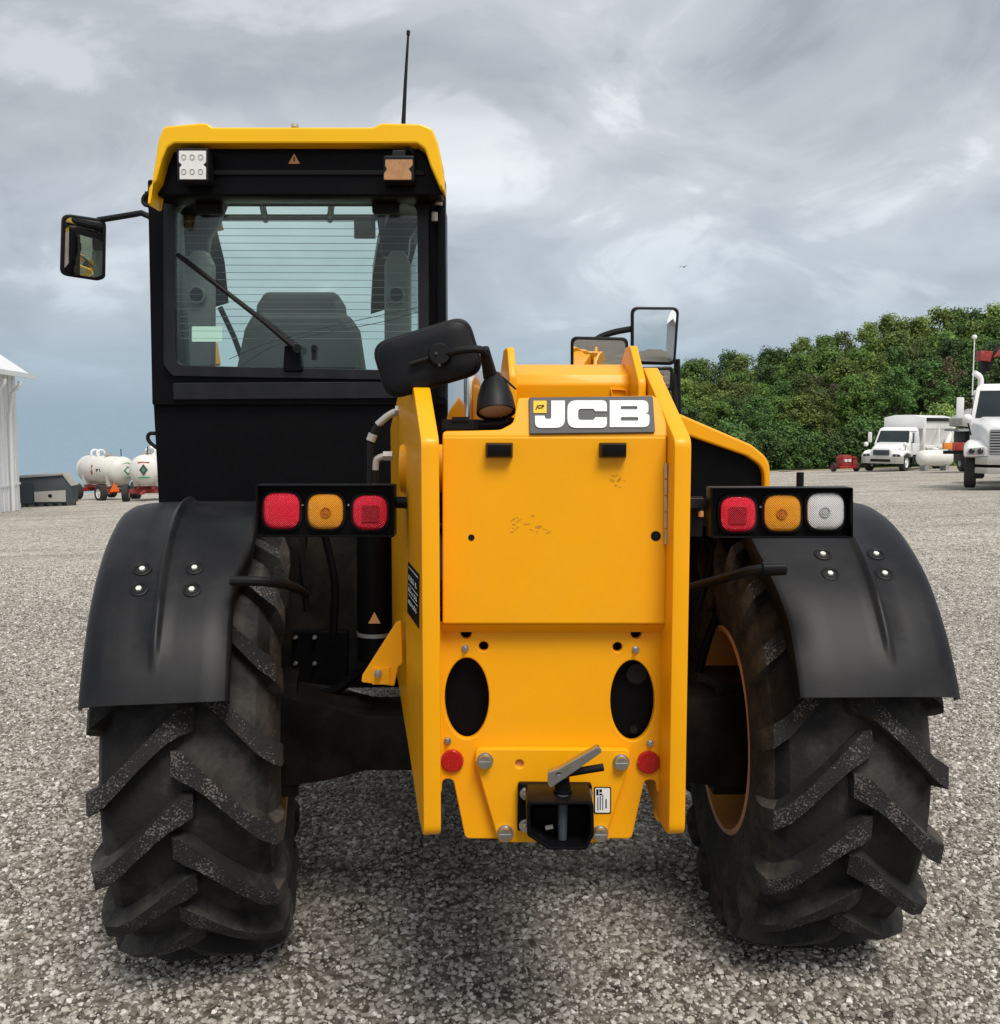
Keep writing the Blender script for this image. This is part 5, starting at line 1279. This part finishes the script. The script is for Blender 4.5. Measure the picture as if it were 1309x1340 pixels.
        bm = bmesh.new(); cyl(bm, S(.7, 4.2, 1.05), S(.7, 7.6, 1.05), .36 * s, seg=20); lobj('auger_tube', bm, M['tank_white'], bx)
        bm = bmesh.new(); tube(bm, [S(.9, 7.6, 1.1), S(1.0, 8.45, 2.6), S(1.5, 9.0, 3.3)], .17 * s, 10, 1); lobj('spout', bm, M['white'], bx)
    return t
truck(1151, 58.0, radians(-42), 'white feed truck with a high box body parked before the trees', 1.05, 'feed')
truck(1319, 28.6, radians(-26), 'white tractor truck with chrome grille and exhaust stack parked on the gravel', 1.07, 'tractor')

# --- machinery between and behind the trucks
def red_implement(px, D):
    c = gp(px, D); t = thing('red_implement', c, 'low red farm implement beside the white feed truck', 'implement', rz=radians(12))
    bm = bmesh.new(); box(bm, (-.75, 0, .25), (.75, 1.2, .42)); lobj('frame', bm, M['red_paint'], t, bevel=.02); t.scale = (.8, .8, .8)
    bm = bmesh.new(); loft(bm, [[(-.55, .1, .42), (.35, .1, .42), (.35, 1.0, .42), (-.55, 1.0, .42)], [(-.45, .15, 1.25), (.25, .15, 1.25), (.25, .9, 1.25), (-.45, .9, 1.25)]]); lobj('gearbox', bm, M['red_paint'], t, bevel=.03)
    bm = bmesh.new(); box(bm, (-.9, .3, 1.0), (.8, .42, 1.14)); box(bm, (.42, .2, .4), (.75, .6, .9)); lobj('toolbar', bm, M['red_paint'], t, bevel=.02)
    for x in (-.35, -.05): 
        bm = bmesh.new(); box(bm, (x, .06, .75), (x + .22, .16, .95)); lobj('warning_plate', bm, M['white'], t)
    for sx in (-1, 1): wheel_simple(t, (sx * .95, .6, .34), .34, .24, 'X', M['red_paint'])
red_implement(1110, 60)
def propane_tank(px, D):
    c = gp(px, D); t = thing('propane_tank', c, 'long white propane tank lying on feet behind the feed truck', 'tank', rz=radians(4))
    bm = bmesh.new(); prof = [(-1.05, .001), (-1.03, .17), (-.93, .34), (-.78, .43), (-.6, .45), (.6, .45), (.78, .43), (.93, .34), (1.03, .17), (1.05, .001)]
    lathe(bm, prof, 'X', 32, M=Matrix.Translation((0, 0, .72))); lobj('tank', bm, M['tank_white'], t, smooth=60)
    for x in (-.6, .6):
        bm = bmesh.new(); box(bm, (x - .1, -.3, 0), (x + .1, .35, .42)); lobj('foot', bm, M['grey_steel'], t)
    bm = bmesh.new(); lathe(bm, [(1.14, .16), (1.26, .16), (1.3, .1), (1.31, .001)], 'Z', 20); lobj('valve_dome', bm, M['white'], t)
propane_tank(1221, 56.5)
def spreader(px, D):
    c = gp(px, D); t = thing('grey_spreader', c, 'grey metal hopper spreader with red drawbar behind the tractor truck', 'spreader', rz=radians(-8))
    z = 1.75
    bm = bmesh.new(); loft(bm, [[(-.75, y, z + .55), (.9, y, z + .35), (1.9, y, z + .35), (1.9, y, z + 1.35), (.1, y, z + 1.45), (-.8, y, z + .95)] for y in (0, 2.2)]); lobj('hopper', bm, M['dull_silver'], t, bevel=.04)
    bm = bmesh.new(); loft(bm, [[(-.95, y, z + .30), (1.9, y, z + .36), (1.9, y, z + .47), (-.95, y, z + .42)] for y in (-.08, 2.3)]); lobj('hopper_lip', bm, M['grey_steel'], t)
    bm = bmesh.new(); box(bm, (-.55, .2, .55), (1.8, 2.0, z + .40)); lobj('drive_case', bm, M['decal_black'], t, bevel=.05)
    bm = bmesh.new(); box(bm, (-1.2, -.1, 1.10), (.2, .15, 1.50)); lobj('drawbar', bm, M['red_paint'], t, bevel=.03)
    bm = bmesh.new(); box(bm, (-1.62, -.12, 1.16), (-1.21, .2, 1.48)); lobj('orange_box', bm, M['orange_paint'], t, bevel=.03)
    bm = bmesh.new(); box(bm, (-1.6, -.02, .92), (-.6, .1, 1.09)); lobj('hitch_beam', bm, M['decal_black'], t)
    for sx in (-.3, 1.5): wheel_simple(t, (sx, 1.1, .55), .55, .4, 'X', M['grey_steel'])
    bm = bmesh.new(); cyl(bm, (.3, -.14, z + .75), (.3, -.01, z + .75), .16, seg=14); lobj('motor', bm, M['decal_black'], t)
spreader(1276, 50)
def crane(px, D):
    c = gp(px, D); t = thing('red_loader_crane', c, 'red knuckle boom crane with black grapple rising above the tractor truck', 'crane')
    s = D / F
    z = lambda py: P(px, py, D).z - c.z
    x = lambda q: (q - px) * s
    bm = bmesh.new(); box(bm, (x(1330), -.3, 0), (x(1345), .3, z(470))); lobj('mast', bm, M['red_paint'], t, bevel=.04)
    bm = bmesh.new(); loft(bm, [[(x(1272), y, z(459)), (x(1272), y, z(472)), (x(1285), y, z(474)), (x(1288), y, z(460))] for y in (-.2, .2)]); lobj('jib_tip', bm, M['red_paint'], t, bevel=.03)
    bm = bmesh.new(); loft(bm, [[(x(1288), y, z(468)), (x(1300), y, z(453)), (x(1345), y, z(456)), (x(1345), y, z(470)), (x(1300), y, z(466))] for y in (-.18, .18)]); lobj('jib', bm, M['red_paint'], t, bevel=.03)
    bm = bmesh.new(); tube(bm, [(x(1286), 0, z(474)), (x(1292), 0, z(460)), (x(1302), 0, z(455))], .14, 8, 1); box(bm, (x(1275), -.15, z(488)), (x(1279), .15, z(470))); box(bm, (x(1282), -.15, z(486)), (x(1287), .15, z(470))); lobj('grapple', bm, M['decal_black'], t)
crane(1330, 40)

# --- white shed behind the camera (it shows in the mirrors)
barn(Vector((20, -24, 0)), Vector((3, -27, 0)), 4.5, 10, 3.0, 'white gabled shed across the lot, seen in the telehandler mirrors', name='white_shed', pipes=())

# ------------------------------------------------------------------ trees
def tree_meshes(seed, h, rx, leafm, n_cl, per, size, bare=0.0):
    rg = random.Random(seed)
    bm = bmesh.new()
    tr = .16 + .012 * h
    top = Vector((rg.uniform(-.3, .3), rg.uniform(-.3, .3), h * .62))
    tube(bm, [(0, 0, -.3), (.08, 0, h * .2), (rg.uniform(-.25, .25), rg.uniform(-.2, .2), h * .42), top], [tr, tr * .35], 8, 1)
    ends = []
    for k in range(9):
        a = rg.uniform(0, 2 * pi); z0 = h * rg.uniform(.2, .55); ln = rx * rg.uniform(.5, .95)
        e = Vector((cos(a) * ln, sin(a) * ln, min(h * .9, z0 + h * rg.uniform(.12, .35))))
        tube(bm, [(0, 0, z0), (e.x * .45, e.y * .45, z0 + (e.z - z0) * .35), e], [tr * .38, .03], 6, 1); ends.append(e)
    tm = bpy.data.meshes.new('trunk'); bm.to_mesh(tm); bm.free(); finish(tm, M['bark'], 60)
    vs, fs = [], []
    cl = []
    for k in range(n_cl):
        u = rg.random()
        z = h * (.16 + .84 * u ** .8)
        env = rx * (max(.05, sin(pi * min(.97, (z / h) ** .85 * .93 + .07))) ** .6)
        a = rg.uniform(0, 2 * pi); r = env * sqrt(rg.uniform(.12, 1.0)) * rg.uniform(.8, 1.08)
        cl.append((Vector((r * cos(a), r * sin(a), z)), rg.uniform(.45, .95)))
    for c, cr in cl:
        for j in range(int(per * cr)):
            d = Vector((rg.gauss(0, 1), rg.gauss(0, 1), rg.gauss(0, .75)))
            d = d.normalized() * cr * rg.uniform(.35, 1.0) * 1.05
            p = c + d
            nrm = (d.normalized() + Vector((rg.uniform(-.8, .8), rg.uniform(-.8, .8), rg.uniform(-.1, 1.0)))).normalized()
            q = nrm.orthogonal().normalized(); w = nrm.cross(q); an = rg.uniform(0, 2 * pi)
            q, w = q * cos(an) + w * sin(an), w * cos(an) - q * sin(an)
            sz = size * rg.uniform(.55, 1.25); i = len(vs)
            vs += [p - q * sz, p - w * sz * .5 + nrm * sz * .12, p + q * sz, p + w * sz * .5 + nrm * sz * .12]; fs.append((i, i + 1, i + 2, i + 3))
    cm = bpy.data.meshes.new('crown'); cm.from_pydata([tuple(v) for v in vs], [], fs); cm.update(); finish(cm, leafm, 0)
    return tm, cm
VAR = [tree_meshes(1, 10.5, 3.6, LEAF[0], 120, 95, .165), tree_meshes(2, 11.5, 3.3, LEAF[1], 120, 95, .165), tree_meshes(3, 9.5, 3.7, LEAF[2], 110, 95, .16),
       tree_meshes(4, 10.0, 3.2, LEAF[0], 95, 95, .165), tree_meshes(5, 9.0, 3.0, LEAF[3], 70, 42, .16), tree_meshes(6, 12.0, 3.6, LEAF[2], 125, 95, .17)]
BUSH = tree_meshes(9, 2.6, 1.7, M['leaf_bright'], 40, 60, .13)
LOW = tree_meshes(12, 3.6, 2.4, LEAF[1], 60, 60, .16)
KIND = ['mid green broadleaf tree', 'dark green broadleaf tree', 'yellowish green broad tree', 'loose mid green tree with gaps', 'brownish sparse tree', 'olive green tree']
def put_tree(name, var, loc, sc, rz, label, cat, group):
    t = thing(name, loc, label, cat, group, rz)
    for nm, me in zip(('trunk', 'crown'), var):
        o = bpy.data.objects.new(nm, me); COL.objects.link(o); o.parent = t; o.scale = sc
    return t
rg = random.Random(21)
def skyline(px):      # photo row of the tree tops
    pts = [(830, 500), (885, 480), (930, 470), (990, 462), (1040, 450), (1090, 440), (1140, 425), (1190, 415), (1240, 408), (1309, 398), (1400, 385)]
    for (a, ya), (b, yb) in zip(pts, pts[1:]):
        if a <= px <= b: return ya + (yb - ya) * (px - a) / (b - a)
    return 500
rows = [(78, 0.58, 24, 1), (84, .72, 24, 0), (91, .85, 23, 0), (99, 1.0, 23, 0)]
for D, hf, n, front in rows:
    for k in range(n):
        px = 845 + (1400 - 845) * (k + rg.uniform(-.35, .35)) / (n - 1)
        Dk = D + rg.uniform(-2.2, 2.2)
        c = gp(px, Dk)
        ztop = P(px, skyline(px) + rg.uniform(-6, 9) + (1 - hf) * 150 * (1.0 if hf < 1 else 0), Dk).z
        hgt = max(4.0, ztop - c.z)
        v = rg.choice([0, 0, 1, 1, 2, 3, 5, 4] if front or hf < .8 else [0, 0, 1, 2, 3, 5, 5])
        base_h = (10.5, 11.5, 9.5, 10.0, 9.0, 12.0)[v]
        s = hgt / base_h; sxy = s * rg.uniform(.75, .95) if s > 1 else max(s, .72) * rg.uniform(.9, 1.1)
        where = 'at the front edge of the wood' if front else ('forming the skyline at the back of the wood' if hf >= 1 else 'in the middle rows of the wood')
        put_tree('broadleaf_tree', VAR[v], c, (sxy, sxy, s), rg.uniform(0, 6.28), KIND[v] + ' ' + where, 'tree', KIND[v] + 's ' + where)
put_tree('bright_bush', BUSH, gp(1236, 70) + Vector((0, 0, 1.6)) * 0, (1.15, 1.15, 1.55), 1.0, 'bright yellow green bush behind the feed truck spout', 'bush', None)
for k in range(26):
    px = 850 + 22 * k + rg.uniform(-8, 8); D = 73.5 + rg.uniform(-1.2, 1.5)
    if 1215 < px < 1255: continue
    s = rg.uniform(.6, 1.05)
    put_tree('undergrowth_bush', LOW, gp(px, D), (s, s, s), rg.uniform(0, 6.28), 'dark green bush at the foot of the wood', 'bush', 'bushes at the foot of the wood')

# --- a bird gliding in the sky
def bird():
    c = P(895, 349.5, 60)
    bm = bmesh.new(); loft(bm, [[(x, r * cos(a), r * .7 * sin(a)) for a in [2 * pi * k / 8 for k in range(8)]] for x, r in ((-.14, .01), (-.08, .03), (.02, .035), (.09, .02), (.14, .008))])
    for s in (-1, 1):
        loft(bm, [[(-.05, s * .02, .02), (.05, s * .02, .02), (.05, s * .02, .028), (-.05, s * .02, .028)], [(-.03, s * .16, .06), (.035, s * .16, .06), (.035, s * .16, .066), (-.03, s * .16, .066)], [(-.01, s * .32, .03), (.01, s * .32, .03), (.01, s * .32, .034), (-.01, s * .32, .034)]])
    recalc(bm); o = obj('bird', bm, M['grey_trim'], None); o.location = c; o.rotation_euler = (0, .1, .9)
    tag(o, 'small dark bird gliding in the cloudy sky above the mirrors', 'bird')
bird()
